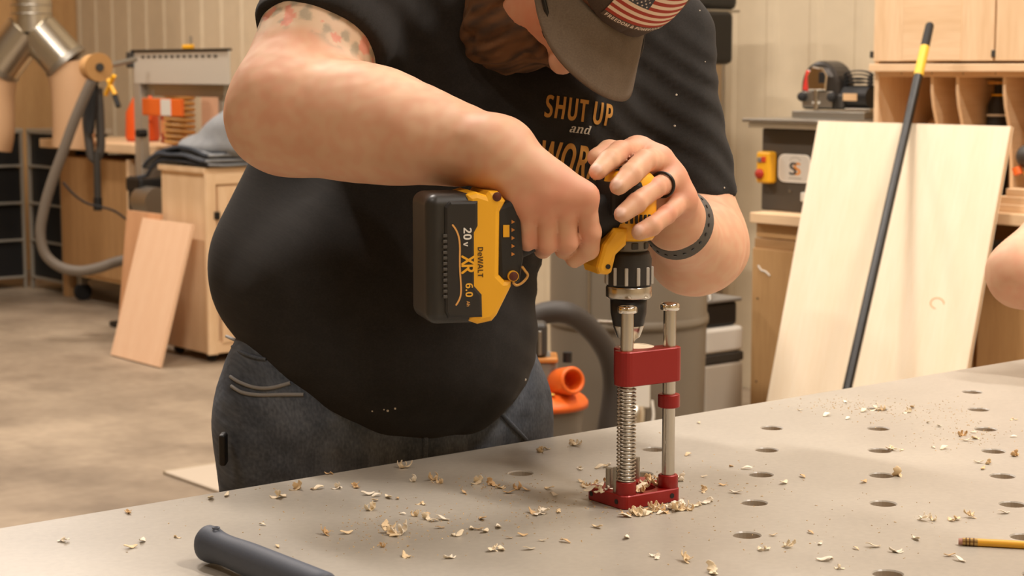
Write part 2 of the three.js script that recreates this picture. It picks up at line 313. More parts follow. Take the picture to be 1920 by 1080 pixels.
// ---------- cordless drill ----------
const DZ = 1.757, dK = DZ / FPX;
const drill = thing('cordless_drill', 'yellow and black cordless drill held bit down over the red guide', 'drill', W(1178, 640, DZ), 0.26);
{
  const X = (px) => (px - 1178) * dK, Y = (py) => (640 - py) * dK, t = drill;
  const ring = (pts) => lathe(pts.map(([r, y]) => [r * dK, Y(y)]), 40);
  mesh('drill_bit', at(cyl(0.004, 0.004, 0.1, 12), 0, -0.045, 0), MAT.dull, t);
  const jaws = mesh('chuck_jaws', ring([[0, 646], [9, 646], [14, 636], [22, 631], [29, 612], [30, 598], [0, 598]]), MAT.steel, t);
  mesh('chuck', ring([[0, 614], [26, 614], [29, 610], [34, 585], [35, 556], [0, 556]]), std(0x1c1a18, 0.45), t);
  mesh('chuck_ring', ring([[0, 557], [40, 557], [43.5, 553], [43.5, 536], [40, 532], [0, 532]]), MAT.steel, t);
  const cl = mesh('clutch_collar', ring([[0, 533], [42, 533], [43, 528], [43, 482], [40, 474], [38, 468], [0, 468]]), std(0x262320, 0.5), t);
  for (let k = 0; k < 12; k++) { const a = k * Math.PI / 6 + 0.1; mesh('grip_rib', at(rbox(0.0036, 34 * dK, 0.0022, 0.0008), 43.3 * dK * Math.sin(a), Y(513), 43.3 * dK * Math.cos(a), 0, 0, 0), std(0xb4aea4, 0.5), cl); }
  const gr = mesh('speed_ring', ring([[0, 469], [33, 469], [35, 465], [35, 448], [33, 444], [0, 444]]), MAT.grey, t);
  for (let k = 0; k < 8; k++) { const a = k * Math.PI / 4; mesh('notch_shade_block', at(rbox(0.007, 0.0065, 0.003, 0.001), 34.5 * dK * Math.sin(a), Y(456), 34.5 * dK * Math.cos(a), 0, a, 0), MAT.darkgrey, gr); }  // dark raised blocks stand for the shade in recessed notches
  // motor housing
  const hb = mesh('motor_housing', ring([[0, 446], [44, 446], [48, 440], [49, 405], [51, 395], [51, 348], [46, 328], [36, 318], [0, 316]]), MAT.yellow, t);
  mesh('grip_panel', poly([[-52, 336], [8, 334], [14, 350], [10, 392], [-52, 396]].map(([x, y]) => [x * dK, Y(y)]), 103 * dK, 0.004), std(0x1c1a17, 0.6), t);
  for (let k = 0; k < 7; k++) mesh('vent_shade_bar', at(rbox(0.0028, 0.0085, 0.0016, 0.0006), (-30 + k * 9) * dK, Y(404), 51.2 * dK * Math.sqrt(1 - ((-30 + k * 9) / 53) ** 2), 0, 0, 0), MAT.black, hb);  // black bars imitate the shade inside open vents
  // gusset in front of the trigger, with its screw
  mesh('nose_gusset', poly([[-44, 420], [-18, 420], [-20, 452], [-40, 470], [-48, 502], [-56, 507], [-74, 505], [-78, 492], [-66, 450]].map(([x, y]) => [x * dK, Y(y)]), 0.05, 0.004), MAT.yellow, t);
  mesh('screw', at(cyl(0.0024, 0.0024, 0.001, 12), X(1121), Y(491), 0.0254, Math.PI / 2), MAT.black, t);
  mesh('trigger', at(new THREE.SphereGeometry(1, 20, 14).scale(0.013, 0.017, 0.01), X(1098), Y(450), 0), std(0x1a1918, 0.6), t);
  // handle
  const path = [[1160, 398, 0.021], [1120, 402, 0.0195], [1060, 410, 0.0175], [1000, 420, 0.018], [955, 430, 0.022], [930, 436, 0.026]];
  const hs = []; for (let i = 0; i < path.length - 1; i++) hs.push(capsule(V(X(path[i][0]), Y(path[i][1]), 0), V(X(path[i + 1][0]), Y(path[i + 1][1]), 0), path[i][2], path[i + 1][2]));
  mesh('handle', skinOf(blend(0.01, ...hs), V(-0.17, 0.06, -0.035), V(0.02, 0.16, 0.035), 0.004), std(0x1d1b19, 0.7), t);
  // foot of the handle, and the battery pack with its print
  const S = (list) => list.map(([x, y]) => [X(x), Y(y)]);
  mesh('handle_foot', poly(S([[898, 372], [940, 360], [951, 380], [957, 470], [950, 512], [935, 520], [905, 512]]), 0.066, 0.006), std(0x23211e, 0.6), t);
  const ft = mesh('battery_rail', poly(S([[848, 352], [866, 347], [884, 353], [890, 346], [906, 346], [921, 364], [910, 384], [908, 498], [918, 508], [932, 508], [931, 520], [904, 572], [895, 582], [868, 587], [850, 580]]), 0.074, 0.005), MAT.yellow, t);
  const bp = mesh('battery_pack', at(rbox(0.054, 0.1215, 0.073, 0.012), X(826), Y(468), 0), std(0x2a2825, 0.42), t);
  bp.geometry = at(boxUV(new RoundedBoxGeometry(0.054, 0.1215, 0.073, 4, 0.011)), X(826), Y(468), 0);
  mesh('battery_shell', poly(S([[805, 372], [816, 362], [868, 362], [868, 408], [861, 420], [861, 516], [875, 532], [876, 574], [812, 574], [805, 562]]), 0.0775, 0.003), std(0x24211f, 0.45), t).userData.label = 'dark side panel of the battery pack';
  for (let k = 0; k < 12; k++) mesh('cooling_rib', at(rbox(0.004, 0.003, 0.0016, 0.0006), X(806), Y(424 + k * 10), 0.0388), std(0x4a4641, 0.5), bp);
  for (const [x, y, z] of [[903, 356, 0.0372], [934, 501, 0.0372]]) mesh('screw', at(lathe([[0, 0.001], [0.0022, 0.001], [0.0023, 0.0004], [0.004, 0.0004], [0.0044, 0]], 14), X(x), Y(y), z, Math.PI / 2), std(0x5a2410, 0.5), t);
  mesh('screw_boss', at(cyl(0.0052, 0.0052, 0.073, 18), X(934), Y(501), 0, Math.PI / 2), MAT.yellow, t);
  mesh('belt_hook', tube([[951, 484], [957, 492], [962, 500], [958, 508], [948, 516], [940, 518], [934, 512]].map(([x, y]) => V(X(x), Y(y), 0.034)), 0.0013, 8), std(0xd9a860, 0.4, 0.7), t);
  mesh('charge_label', at(rbox(0.0062, 0.0115, 0.001, 0.0004), X(922), Y(419), 0.0334), MAT.yellow, t);
  const d1 = canvasTex(340, 880, (x, w, h) => {           // 85 x 220 photo pixels, four texture pixels each
    const q = (px, py) => [(px - 800) * 4, (py - 360) * 4];
    x.strokeStyle = '#e0a558'; x.lineWidth = 13; x.lineCap = 'round'; x.beginPath(); x.moveTo(...q(820, 405)); x.bezierCurveTo(...q(838, 425), ...q(832, 450), ...q(833, 480)); x.bezierCurveTo(...q(834, 520), ...q(840, 530), ...q(826, 549)); x.stroke();
    const rot = (s, px, py, size, col, bold = 'bold ') => { x.save(); x.translate(...q(px, py)); x.rotate(Math.PI / 2); x.fillStyle = col; x.font = bold + size + 'px sans-serif'; x.textAlign = 'center'; x.textBaseline = 'middle'; x.fillText(s, 0, 0); x.restore(); };
    rot('20', 847, 421, 84, '#e9e4da'); rot('v', 845, 440, 62, '#e9e4da');
    x.save(); x.translate(...q(849, 475)); x.rotate(Math.PI / 2); x.strokeStyle = '#efae22'; x.lineWidth = 17; x.beginPath(); x.moveTo(-52, -46); x.lineTo(2, 46); x.moveTo(-52, 46); x.lineTo(2, -46); x.stroke(); x.beginPath(); x.moveTo(16, 46); x.lineTo(16, -40); x.lineTo(44, -40); x.quadraticCurveTo(66, -20, 42, 2); x.lineTo(16, 2); x.moveTo(36, 4); x.lineTo(66, 46); x.stroke(); x.restore();
    rot('6.0', 850, 523, 76, '#f0b43a'); rot('Ah', 848, 548, 32, '#e0a558');
  });
  const plane = (name, tex, x0, y0, x1, y1, z, parent) => mesh(name, at(new THREE.PlaneGeometry(X(x1) - X(x0), Y(y0) - Y(y1)), (X(x0) + X(x1)) / 2, (Y(y0) + Y(y1)) / 2, z), print(tex), parent);
  plane('battery_print', d1, 800, 360, 885, 580, 0.0392, t).userData.label = 'white and yellow print 20V XR 6.0 Ah';
  const d2 = canvasTex(84, 300, (x) => { x.translate(42, 150); x.rotate(Math.PI / 2); x.fillStyle = '#4a3408'; x.font = 'bold 74px sans-serif'; x.textAlign = 'center'; x.textBaseline = 'middle'; x.fillText('DeWALT', 0, 0, 292); });
  plane('maker_print', d2, 864, 444, 880, 502, 0.0374, t).userData.label = 'maker name printed down the yellow rail';
  const d3 = canvasTex(40, 300, (x) => { x.translate(20, 150); x.rotate(Math.PI / 2); x.fillStyle = '#c98235'; for (let k = -2; k < 3; k++) { x.beginPath(); x.moveTo(k * 58 - 16, 13); x.lineTo(k * 58 + 14, 13); x.lineTo(k * 58, -13); x.fill(); } });
  plane('side_print', d3, 930, 394, 940, 470, 0.0336, t);
}
// ---------- people ----------
const SKIN = new THREE.MeshPhysicalMaterial({ color: 0xffffff, vertexColors: true, roughness: 0.58, sheen: 0.2, sheenRoughness: 0.6, sheenColor: new THREE.Color(0.9, 0.45, 0.3) });
const lin = (r, g, b) => { const c = new THREE.Color().setRGB(r / 255, g / 255, b / 255, THREE.SRGBColorSpace); return [c.r, c.g, c.b]; };
const skinA = lin(224, 181, 147), skinB = lin(207, 152, 118), skinPale = lin(240, 206, 180), nailC = lin(240, 202, 184);
const near = (x, y, z, p, r) => Math.exp(-((x - p.x) ** 2 + (y - p.y) ** 2 + (z - p.z) ** 2) / (r * r));
function colourBody(g, fn) { const p = g.attributes.position, n = g.attributes.normal, c = new Float32Array(p.count * 3); for (let i = 0; i < p.count; i++) c.set(fn(p.getX(i), p.getY(i), p.getZ(i), n.getX(i), n.getY(i), n.getZ(i)), 3 * i); g.setAttribute('color', new THREE.BufferAttribute(c, 3)); return g; }
function joinSkin(list) { const m = mergeGeometries(list.map((g) => { const q = g.toNonIndexed(); return q; })); return m; }
function chain(pts, rs, k = 0.004) { const c = []; for (let i = 0; i < pts.length - 1; i++) c.push(capsule(pts[i], pts[i + 1], rs[i], rs[i + 1])); return blend(k, ...c); }
function boundsOf(pts, pad) { const b = new THREE.Box3().setFromPoints(pts); return [b.min.subScalar(pad), b.max.addScalar(pad)]; }

const man = thing('person', 'man in a black printed T-shirt, jeans and brown cap pressing a drill down', 'person');
const Y1 = V(0, 1, 0);
// joints read from the photograph, at distances from where he stands behind the table edge
const J = {
  shR: W(668, -70, 2.0), elR: W(537, 212, 1.86), faR1: W(690, 232, 1.82), faR2: W(820, 262, 1.77), wrR: W(940, 287, 1.722),
  shL: W(1218, 72, 2.12), elL: W(1310, 458, 2.06), faL: W(1302, 462, 2.0), wrL: W(1266, 414, 1.85),
  pelvis: W(722, 800, 2.12), neck: W(1000, -60, 2.06),
};
// right hand (on the handle)
const RH = {
  mcp: [[1096, 370, 1.701], [1062, 366, 1.698], [1025, 374, 1.698], [990, 386, 1.702]].map((a) => W(...a)),
  pip: [[1107, 434, 1.709], [1064, 453, 1.705], [1026, 457, 1.705], [989, 452, 1.708]].map((a) => W(...a)),
  dip: [[1104, 468, 1.726], [1056, 468, 1.736], [1018, 469, 1.736], [982, 464, 1.737]].map((a) => W(...a)),
  tip: [[1077, 486, 1.735], [1055, 452, 1.763], [1014, 452, 1.763], [982, 448, 1.760]].map((a) => W(...a)),
};
const LH = {
  mcp: [[1196, 284, 1.808], [1236, 300, 1.803], [1262, 336, 1.80], [1279, 378, 1.80]].map((a) => W(...a)),
  pip: [[1163, 284, 1.768], [1209, 302, 1.757], [1229, 353, 1.752], [1250, 402, 1.755]].map((a) => W(...a)),
  dip: [[1140, 302, 1.735], [1182, 328, 1.725], [1194, 380, 1.722], [1222, 424, 1.730]].map((a) => W(...a)),
  tip: [[1121, 322, 1.716], [1159, 350, 1.708], [1166, 402, 1.708], [1199, 435, 1.722]].map((a) => W(...a)),
};
function handField(H, wrist, wr, thumb, rf, palmR) {
  const palm = blend(0.016, ...H.mcp.map((m, i) => capsule(wrist, m, wr, palmR[i])), capsule(H.mcp[0], H.mcp[3], palmR[0] * 0.8, palmR[3] * 0.8));
  const fingers = H.mcp.map((m, i) => chain([m, H.pip[i], H.dip[i], H.tip[i]], [rf[i] * 1.12, rf[i] * 1.06, rf[i] * 0.97, rf[i] * 0.86], 0.003));
  if (thumb) fingers.push(chain(thumb.map(([p]) => p), thumb.map(([, r]) => r), 0.004));
  return (x, y, z) => { const p = palm(x, y, z); let d = p; for (const f of fingers) d = Math.min(d, smin(p, f(x, y, z), 0.006)); return d; };
}
const rf = [0.0102, 0.0104, 0.0099, 0.0091];
const rfR = [0.0103, 0.0091, 0.0089, 0.0086];
const handR = handField(RH, J.wrR, 0.026, [[W(1000, 300, 1.735), 0.016], [W(1062, 345, 1.768), 0.0125], [W(1098, 395, 1.79), 0.011], [W(1112, 425, 1.795), 0.0095]], rfR, [0.0125, 0.0128, 0.0126, 0.012]);
const handL = handField(LH, J.wrL, 0.023, [[W(1245, 330, 1.83), 0.015], [W(1190, 290, 1.81), 0.0122], [W(1142, 284, 1.79), 0.0112], [W(1118, 296, 1.775), 0.0095]], rf, [0.0135, 0.0145, 0.0142, 0.013]);
function limb(pts, rs, n, k) { // a smooth limb: joints and radii both follow a spline
  const c = new THREE.CatmullRomCurve3(pts, false, 'centripetal'), rc = new THREE.CatmullRomCurve3(rs.map((r, i) => V(i * 0.05, r, 0)), false, 'centripetal'), P = [], R = [];
  for (let i = 0; i <= n; i++) { P.push(c.getPoint(i / n)); R.push(rc.getPoint(i / n).y); }
  return chain(P, R, k);
}
const armRf = blend(0.022, capsule(J.shR, J.elR, 0.07, 0.060), limb([J.elR, J.faR1, J.faR2, J.wrR], [0.0575, 0.0562, 0.041, 0.0262], 12, 0.012));
const armLf = blend(0.02, capsule(J.shL, J.elL, 0.060, 0.050), capsule(J.elL, J.faL, 0.0555, 0.053), capsule(J.faL, J.wrL, 0.048, 0.021));
const ripple = (x, y, z, f, a) => a * noise(x * f, y * f, z * f);
const fullR = (x, y, z) => smin(armRf(x, y, z), handR(x, y, z), 0.018) + ripple(x, y, z, 22, 0.0016) + ripple(x, y, z, 70, 0.0004);
const fullL = (x, y, z) => smin(armLf(x, y, z), handL(x, y, z), 0.018) + ripple(x, y, z, 22, 0.0016) + ripple(x, y, z, 70, 0.0004);
const cuffN = J.shR.clone().sub(J.elR).normalize();
const cuffR = W(597, 88, 1.92);
function skinColour(x, y, z, nx, ny, nz) {
  let c = mix3(skinA, skinB, clamp(0.28 + 0.9 * fbm(x * 14 + z * 9, y * 14, 3.1, 3), 0, 0.8));
  c = mix3(c, lin(214, 134, 108), 0.25 * clamp(0.5 + 2 * noise(x * 90, y * 90, z * 90), 0, 1));
  for (const H of [RH, LH]) for (let i = 0; i < 4; i++) {
    c = mix3(c, lin(214, 132, 106), 0.55 * Math.max(near(x, y, z, H.mcp[i], 0.021), near(x, y, z, H.pip[i], 0.014)));
  }
  for (let i = 0; i < 4; i++) { const t = LH.tip[i], q = V(t.x - 0.003, t.y + 0.0045, t.z + 0.0085); c = mix3(c, nailC, 0.9 * sstep(0.35, 0.6, near(x, y, z, q, 0.0072))); }
  // faded tattoo on the right upper arm
  const h = (x - cuffR.x) * cuffN.x + (y - cuffR.y) * cuffN.y + (z - cuffR.z) * cuffN.z;
  if (h > -0.06 && x < J.elR.x + 0.16 && y > J.elR.y) {
    const m = sstep(-0.045, -0.022, h + 0.02 * noise(x * 32, y * 32, z * 32)), v = noise(x * 75, y * 75, z * 75), u = noise(x * 46 + 9, y * 46, z * 46);
    c = mix3(c, lin(214, 188, 156), m * 0.75);
    if (v > 0.02) c = mix3(c, lin(132, 130, 110), m * 0.6 * sstep(0.02, 0.25, v));
    if (u > 0.28) c = mix3(c, lin(222, 128, 106), m * 0.7);
  }
  return c;
}
const parts = [];
{
  const [l1, h1] = boundsOf([J.shR, J.elR, J.wrR, ...RH.tip, ...RH.mcp], 0.085), [l2, h2] = boundsOf([J.shL, J.elL, J.wrL, ...LH.tip, ...LH.mcp, ...LH.pip], 0.08);
  parts.push(skinOf(fullR, l1, h1, 0.0032, skinColour), skinOf(fullL, l2, h2, 0.0032, skinColour));
}
// head, in its own frame: x towards his left, y up, z out of the face
const headC = W(1098, -76, 1.93);
const hq = new THREE.Quaternion().setFromEuler(new THREE.Euler(1.02, 0.72, 0, 'YXZ')).premultiply(new THREE.Quaternion().setFromAxisAngle(V(0, 0, 1), -0.43));
const hX = V(1, 0, 0).applyQuaternion(hq), hY = V(0, 1, 0).applyQuaternion(hq), hZ = V(0, 0, 1).applyQuaternion(hq);
const hp = (x, y, z) => headC.clone().addScaledVector(hX, x).addScaledVector(hY, y).addScaledVector(hZ, z);
const hl = (x, y, z) => { const q = V(x, y, z).sub(headC); return V(q.dot(hX), q.dot(hY), q.dot(hZ)); };
const head0 = blend(0.03, ellip(hp(0, 0.035, -0.012), hX, hY, hZ, 0.076, 0.094, 0.097), ellip(hp(0, -0.05, 0.03), hX, hY, hZ, 0.058, 0.07, 0.06), ellip(hp(0, -0.01, 0.045), hX, hY, hZ, 0.062, 0.05, 0.05));
const nose = chain([hp(0, 0.018, 0.086), hp(0, -0.028, 0.108)], [0.009, 0.0145], 0.01), ears = [1, -1].map((s) => ellip(hp(s * 0.078, 0.0, -0.012), hX, hY, hZ, 0.011, 0.032, 0.019));
const eyesS = [1, -1].map((s) => ellip(hp(s * 0.031, 0.016, 0.098), hX, hY, hZ, 0.016, 0.009, 0.012)), lips = ellip(hp(0, -0.058, 0.088), hX, hY, hZ, 0.024, 0.008, 0.012);
const neckF = capsule(hp(0, -0.05, -0.03), J.neck, 0.058, 0.07);
const headF = (x, y, z) => { let d = smin(head0(x, y, z), nose(x, y, z), 0.014); d = smin(d, neckF(x, y, z), 0.03); for (const e of ears) d = smin(d, e(x, y, z), 0.006); for (const e of eyesS) d = smax(d, -e(x, y, z), 0.008); return smin(d, lips(x, y, z), 0.006); };
parts.push(skinOf(headF, ...boundsOf([headC, J.neck], 0.16), 0.0048, (x, y, z, a, b, c) => {
  const q = hl(x, y, z); let k = mix3(skinColour(x, y, z), lin(216, 128, 98), 0.45 * near(q.x, q.y, q.z, V(-0.04, -0.02, 0.08), 0.05));
  if (near(q.x, q.y, q.z, V(0, -0.058, 0.1), 0.018) > 0.5) k = lin(188, 104, 92);
  for (const s of [1, -1]) { const e = Math.hypot(q.x - s * 0.031, q.y - 0.016); if (q.z > 0.07 && e < 0.011) k = e < 0.005 ? lin(58, 42, 30) : lin(226, 220, 210); }
  return k;
}));
// clothed core of the body, kept inside shirt and trousers
const core = blend(0.06, ellip(W(725, 560, 2.12), BX, Y1, BZ, 0.12, 0.15, 0.14), capsule(J.pelvis, J.neck, 0.11, 0.08), capsule(J.shR, J.shL, 0.055, 0.05));
parts.push(skinOf(core, ...boundsOf([J.pelvis, J.neck, J.shR, J.shL], 0.24), 0.014, () => skinA));
const body = mesh('body', joinSkin(parts), SKIN, man);

// ----- T-shirt -----
const tA1 = V(0.774, 0, -0.633), tB1 = V(0.633, 0, 0.774);             // his left, and the way he faces
const lean = V(0.28, 1, 0).normalize(), leanX = tA1.clone().addScaledVector(lean, -tA1.dot(lean)).normalize(), leanZ = leanX.clone().cross(lean).negate();
if (leanZ.z < 0) leanZ.negate();
const torso = blend(0.055,
  ellip(W(716, 545, 2.10), tA1, Y1, tB1, 0.18, 0.132, 0.158), ellip(W(768, 668, 2.055), tA1, Y1, tB1, 0.142, 0.102, 0.147), ellip(W(552, 505, 2.13), tA1, Y1, tB1, 0.095, 0.085, 0.085), capsule(W(590, 300, 2.16), W(535, 470, 2.14), 0.07, 0.07),
  ellip(W(880, 230, 2.11), leanX, lean, leanZ, 0.17, 0.22, 0.125), ellip(W(1060, 240, 2.06), leanX, lean, leanZ, 0.11, 0.115, 0.085),
  capsule(J.shR, J.shL, 0.07, 0.06));
const sleeveR0 = capsule(J.shR.clone().addScaledVector(cuffN, 0.02), J.elR, 0.082, 0.0685), sleeveL0 = capsule(J.shL, J.elL, 0.066, 0.0545);
const cutR = (x, y, z) => -((x - cuffR.x) * cuffN.x + (y - cuffR.y) * cuffN.y + (z - cuffR.z) * cuffN.z);
const cuffLn = J.shL.clone().sub(J.elL).normalize().add(V(0.12, 0.0, 0)).normalize(), cuffLp = W(1335, 362, 2.0);
const cutL = (x, y, z) => -((x - cuffLp.x) * cuffLn.x + (y - cuffLp.y) * cuffLn.y + (z - cuffLp.z) * cuffLn.z);
function folds(x, y, z) {
  const s = x * 0.83 - z * 0.5;
  let f = 0.006 * noise(s * 9 + y * 5, y * 6 - s * 3, 1.7) + 0.004 * noise(s * 24 - y * 9, y * 9, 4.4 + z * 6);
  const p = V(x, y, z), dl = p.distanceTo(J.elL), dr = p.distanceTo(J.shR);
  f += 0.0018 * Math.exp(-((dl - 0.15) ** 2) / 0.008) * Math.sin((y * 1.0 + x * 0.75) * 190 + 3 * noise(x * 12, y * 12, z * 12));   // creases across the left sleeve
  f += 0.003 * Math.exp(-(dr ** 2) / 0.03) * Math.sin((x * 0.8 + y * 0.6) * 150 + 2 * noise(x * 9, y * 9, z * 9));
  return f;
}
const shirtF = (x, y, z) => {
  let d = smin(torso(x, y, z), smax(sleeveR0(x, y, z), cutR(x, y, z), 0.006), 0.035);
  d = smin(d, smax(sleeveL0(x, y, z), cutL(x, y, z), 0.006), 0.03);
  return d + folds(x, y, z);
};
const shirtTex = dataTex(256, 0.12, (u, v) => { const t = fbm(u * 90, v * 90, 6.3, 2) * 18 + fbm(u * 6, v * 6, 2.3, 3) * 10; return [34 + t * 0.8, 31 + t * 0.8, 28 + t * 0.8]; });
const SHIRT = new THREE.MeshPhysicalMaterial({ map: shirtTex, roughness: 0.95, sheen: 0.12, sheenRoughness: 0.6, sheenColor: new THREE.Color(0.2, 0.17, 0.14) });
const shirt = mesh('shirt', skinOf(shirtF, ...boundsOf([J.shR, J.shL, J.neck, W(575, 480, 2.13), W(722, 850, 2.1), W(1310, 400, 2.0)], 0.2), 0.0062), SHIRT, man);
shirt.userData.label = 'black short-sleeved T-shirt';
// chest print, laid onto the cloth along the chest's own normal
function drape(sdf, centre, right, up, w, h, nu, nv, lift) {
  const n = right.clone().cross(up).normalize(), pos = [], uv = [], idx = [];
  for (let j = 0; j <= nv; j++) for (let i = 0; i <= nu; i++) {
    const o = centre.clone().addScaledVector(right, (i / nu - 0.5) * w).addScaledVector(up, (j / nv - 0.5) * h).addScaledVector(n, 0.12);
    const p = march(sdf, o, n.clone().negate(), 0.3).addScaledVector(n, lift); pos.push(p.x, p.y, p.z); uv.push(i / nu, j / nv);
  }
  for (let j = 0; j < nv; j++) for (let i = 0; i < nu; i++) { const a = j * (nu + 1) + i; idx.push(a, a + 1, a + nu + 2, a, a + nu + 2, a + nu + 1); }
  const g = new THREE.BufferGeometry(); g.setAttribute('position', new THREE.Float32BufferAttribute(pos, 3)); g.setAttribute('uv', new THREE.Float32BufferAttribute(uv, 2)); g.setIndex(idx); g.computeVertexNormals(); return g;
}
{
  const tex = canvasTex(720, 760, (x) => {
    x.fillStyle = '#c08a3e'; x.textAlign = 'center'; x.textBaseline = 'alphabetic'; x.lineJoin = 'round';
    x.save(); x.scale(1, 1.75); x.font = 'bold 152px sans-serif'; x.fillText('SHUT UP', 360, 150, 660); x.restore();
    x.save(); x.fillStyle = '#cfc8ba'; x.font = 'italic bold 96px serif'; x.fillText('and', 380, 360); x.restore();
    x.save(); x.scale(1, 1.95); x.font = 'bold 190px sans-serif'; x.fillText('WORK', 360, 370, 640); x.restore();
  });
  const c = hitPx(shirtF, 1080, 254), n = V(0.22, 0.12, 0.97).normalize(), up = V(0.14, 1, 0).addScaledVector(n, -0.1).normalize(), right = up.clone().cross(n).normalize(), u2 = n.clone().cross(right).normalize();
  mesh('chest_print', drape(shirtF, c, right, u2, 0.092, 0.096, 40, 40, 0.0012), print(tex, 0.8), shirt).userData.label = 'tan lettering SHUT UP and WORK';
}
// ----- jeans -----
const hipR = W(600, 800, 2.10), hipL = W(850, 800, 2.14);
const footR = V(hipR.x - 0.02, 0.1, hipR.z), footL = V(hipL.x + 0.02, 0.1, hipL.z);
const kneeR = V(hipR.x - 0.01, 0.5, hipR.z + 0.02), kneeL = V(hipL.x + 0.01, 0.5, hipL.z + 0.02);
const hips = ellip(W(718, 760, 2.12), tA1, Y1, tB1, 0.192, 0.22, 0.156);
const jeansF = (x, y, z) => {
  let d = smin(hips(x, y, z), Math.min(chain2R(x, y, z), chain2L(x, y, z)), 0.05);
  d += 0.002 * noise(x * 20 + y * 11, y * 26, z * 20) + 0.0015 * noise(x * 55, y * 70, z * 40);
  return d;
};
const chain2R = chain([hipR, kneeR, footR], [0.118, 0.085, 0.07], 0.03), chain2L = chain([hipL, kneeL, footL], [0.118, 0.085, 0.07], 0.03);
const denim = dataTex(512, 0.3, (u, v) => { const t = fbm(u * 9, v * 5, 3.7, 4) * 46 + ((i) => i)(fbm(u * 150, v * 60, 2.1, 2) * 34); return [80 + t, 87 + t, 98 + t]; });
const JEAN = new THREE.MeshStandardMaterial({ map: denim, roughness: 0.85 });
const jeans = mesh('jeans', skinOf(jeansF, ...boundsOf([hipR, hipL, footR, footL, W(722, 600, 2.1)], 0.2), 0.01), JEAN, man);
{
  const seam = (list, r, m, name) => mesh(name, tube(list.map(([x, y]) => { const p = hitPx(jeansF, x, y, 1.7); return p; }), r, 6), m, jeans);
  const thread = std(0x8b8a88, 0.8);   // pale stitching; welts are the same denim
  seam([[437, 634], [452, 642], [470, 649], [486, 654]], 0.0022, thread, 'pocket_seam'); seam([[436, 650], [456, 662], [478, 670], [500, 674]], 0.0022, JEAN, 'pocket_seam');
  seam([[432, 706], [450, 717], [480, 727], [510, 727], [545, 718]], 0.0022, thread, 'pocket_seam'); seam([[434, 724], [455, 736], [490, 741], [530, 740], [570, 740]], 0.0022, thread, 'pocket_seam');
  seam([[798, 815], [798, 835], [797, 858]], 0.0032, JEAN, 'fly_seam'); seam([[940, 775], [958, 795], [986, 825]], 0.003, JEAN, 'pocket_seam');
  const k = hitPx(jeansF, 440, 845, 1.7);
  const clip = mesh('belt_clip', at(rbox(0.008, 0.036, 0.02, 0.003), k.x - 0.011, k.y + 0.004, k.z + 0.01), MAT.black, man); clip.userData.label = 'black clip hanging at the hip';
  for (const f of [footR, footL]) { const d = skinOf(blend(0.03, capsule(V(f.x, 0.05, f.z - 0.02), V(f.x + 0.08, 0.04, f.z + 0.14), 0.05, 0.04), capsule(V(f.x, 0.05, f.z), V(f.x, 0.16, f.z), 0.052, 0.055)), V(f.x - 0.12, -0.02, f.z - 0.12), V(f.x + 0.2, 0.3, f.z + 0.25), 0.012); mesh('boot', d, std(0x4a3a2a, 0.7), man); }
}
// white flecks of dust caught on the shirt
{
  const flecks = [[698, 771], [727, 770], [741, 766], [1268, 178], [1322, 116], [1265, 236], [1358, 352], [1312, 20], [720, 768], [676, 811], [985, 712]].map(([x, y]) => { const p = hitPx(shirtF, x, y); return new THREE.IcosahedronGeometry(rnd(0.0009, 0.0017), 0).translate(p.x, p.y, p.z); });
  const m = mesh('dust_flecks', merge(flecks), std(0xd8cfc0, 0.9), shirt); m.userData.kind = 'stuff'; m.userData.label = 'pale dust flecks on the black cloth';
}
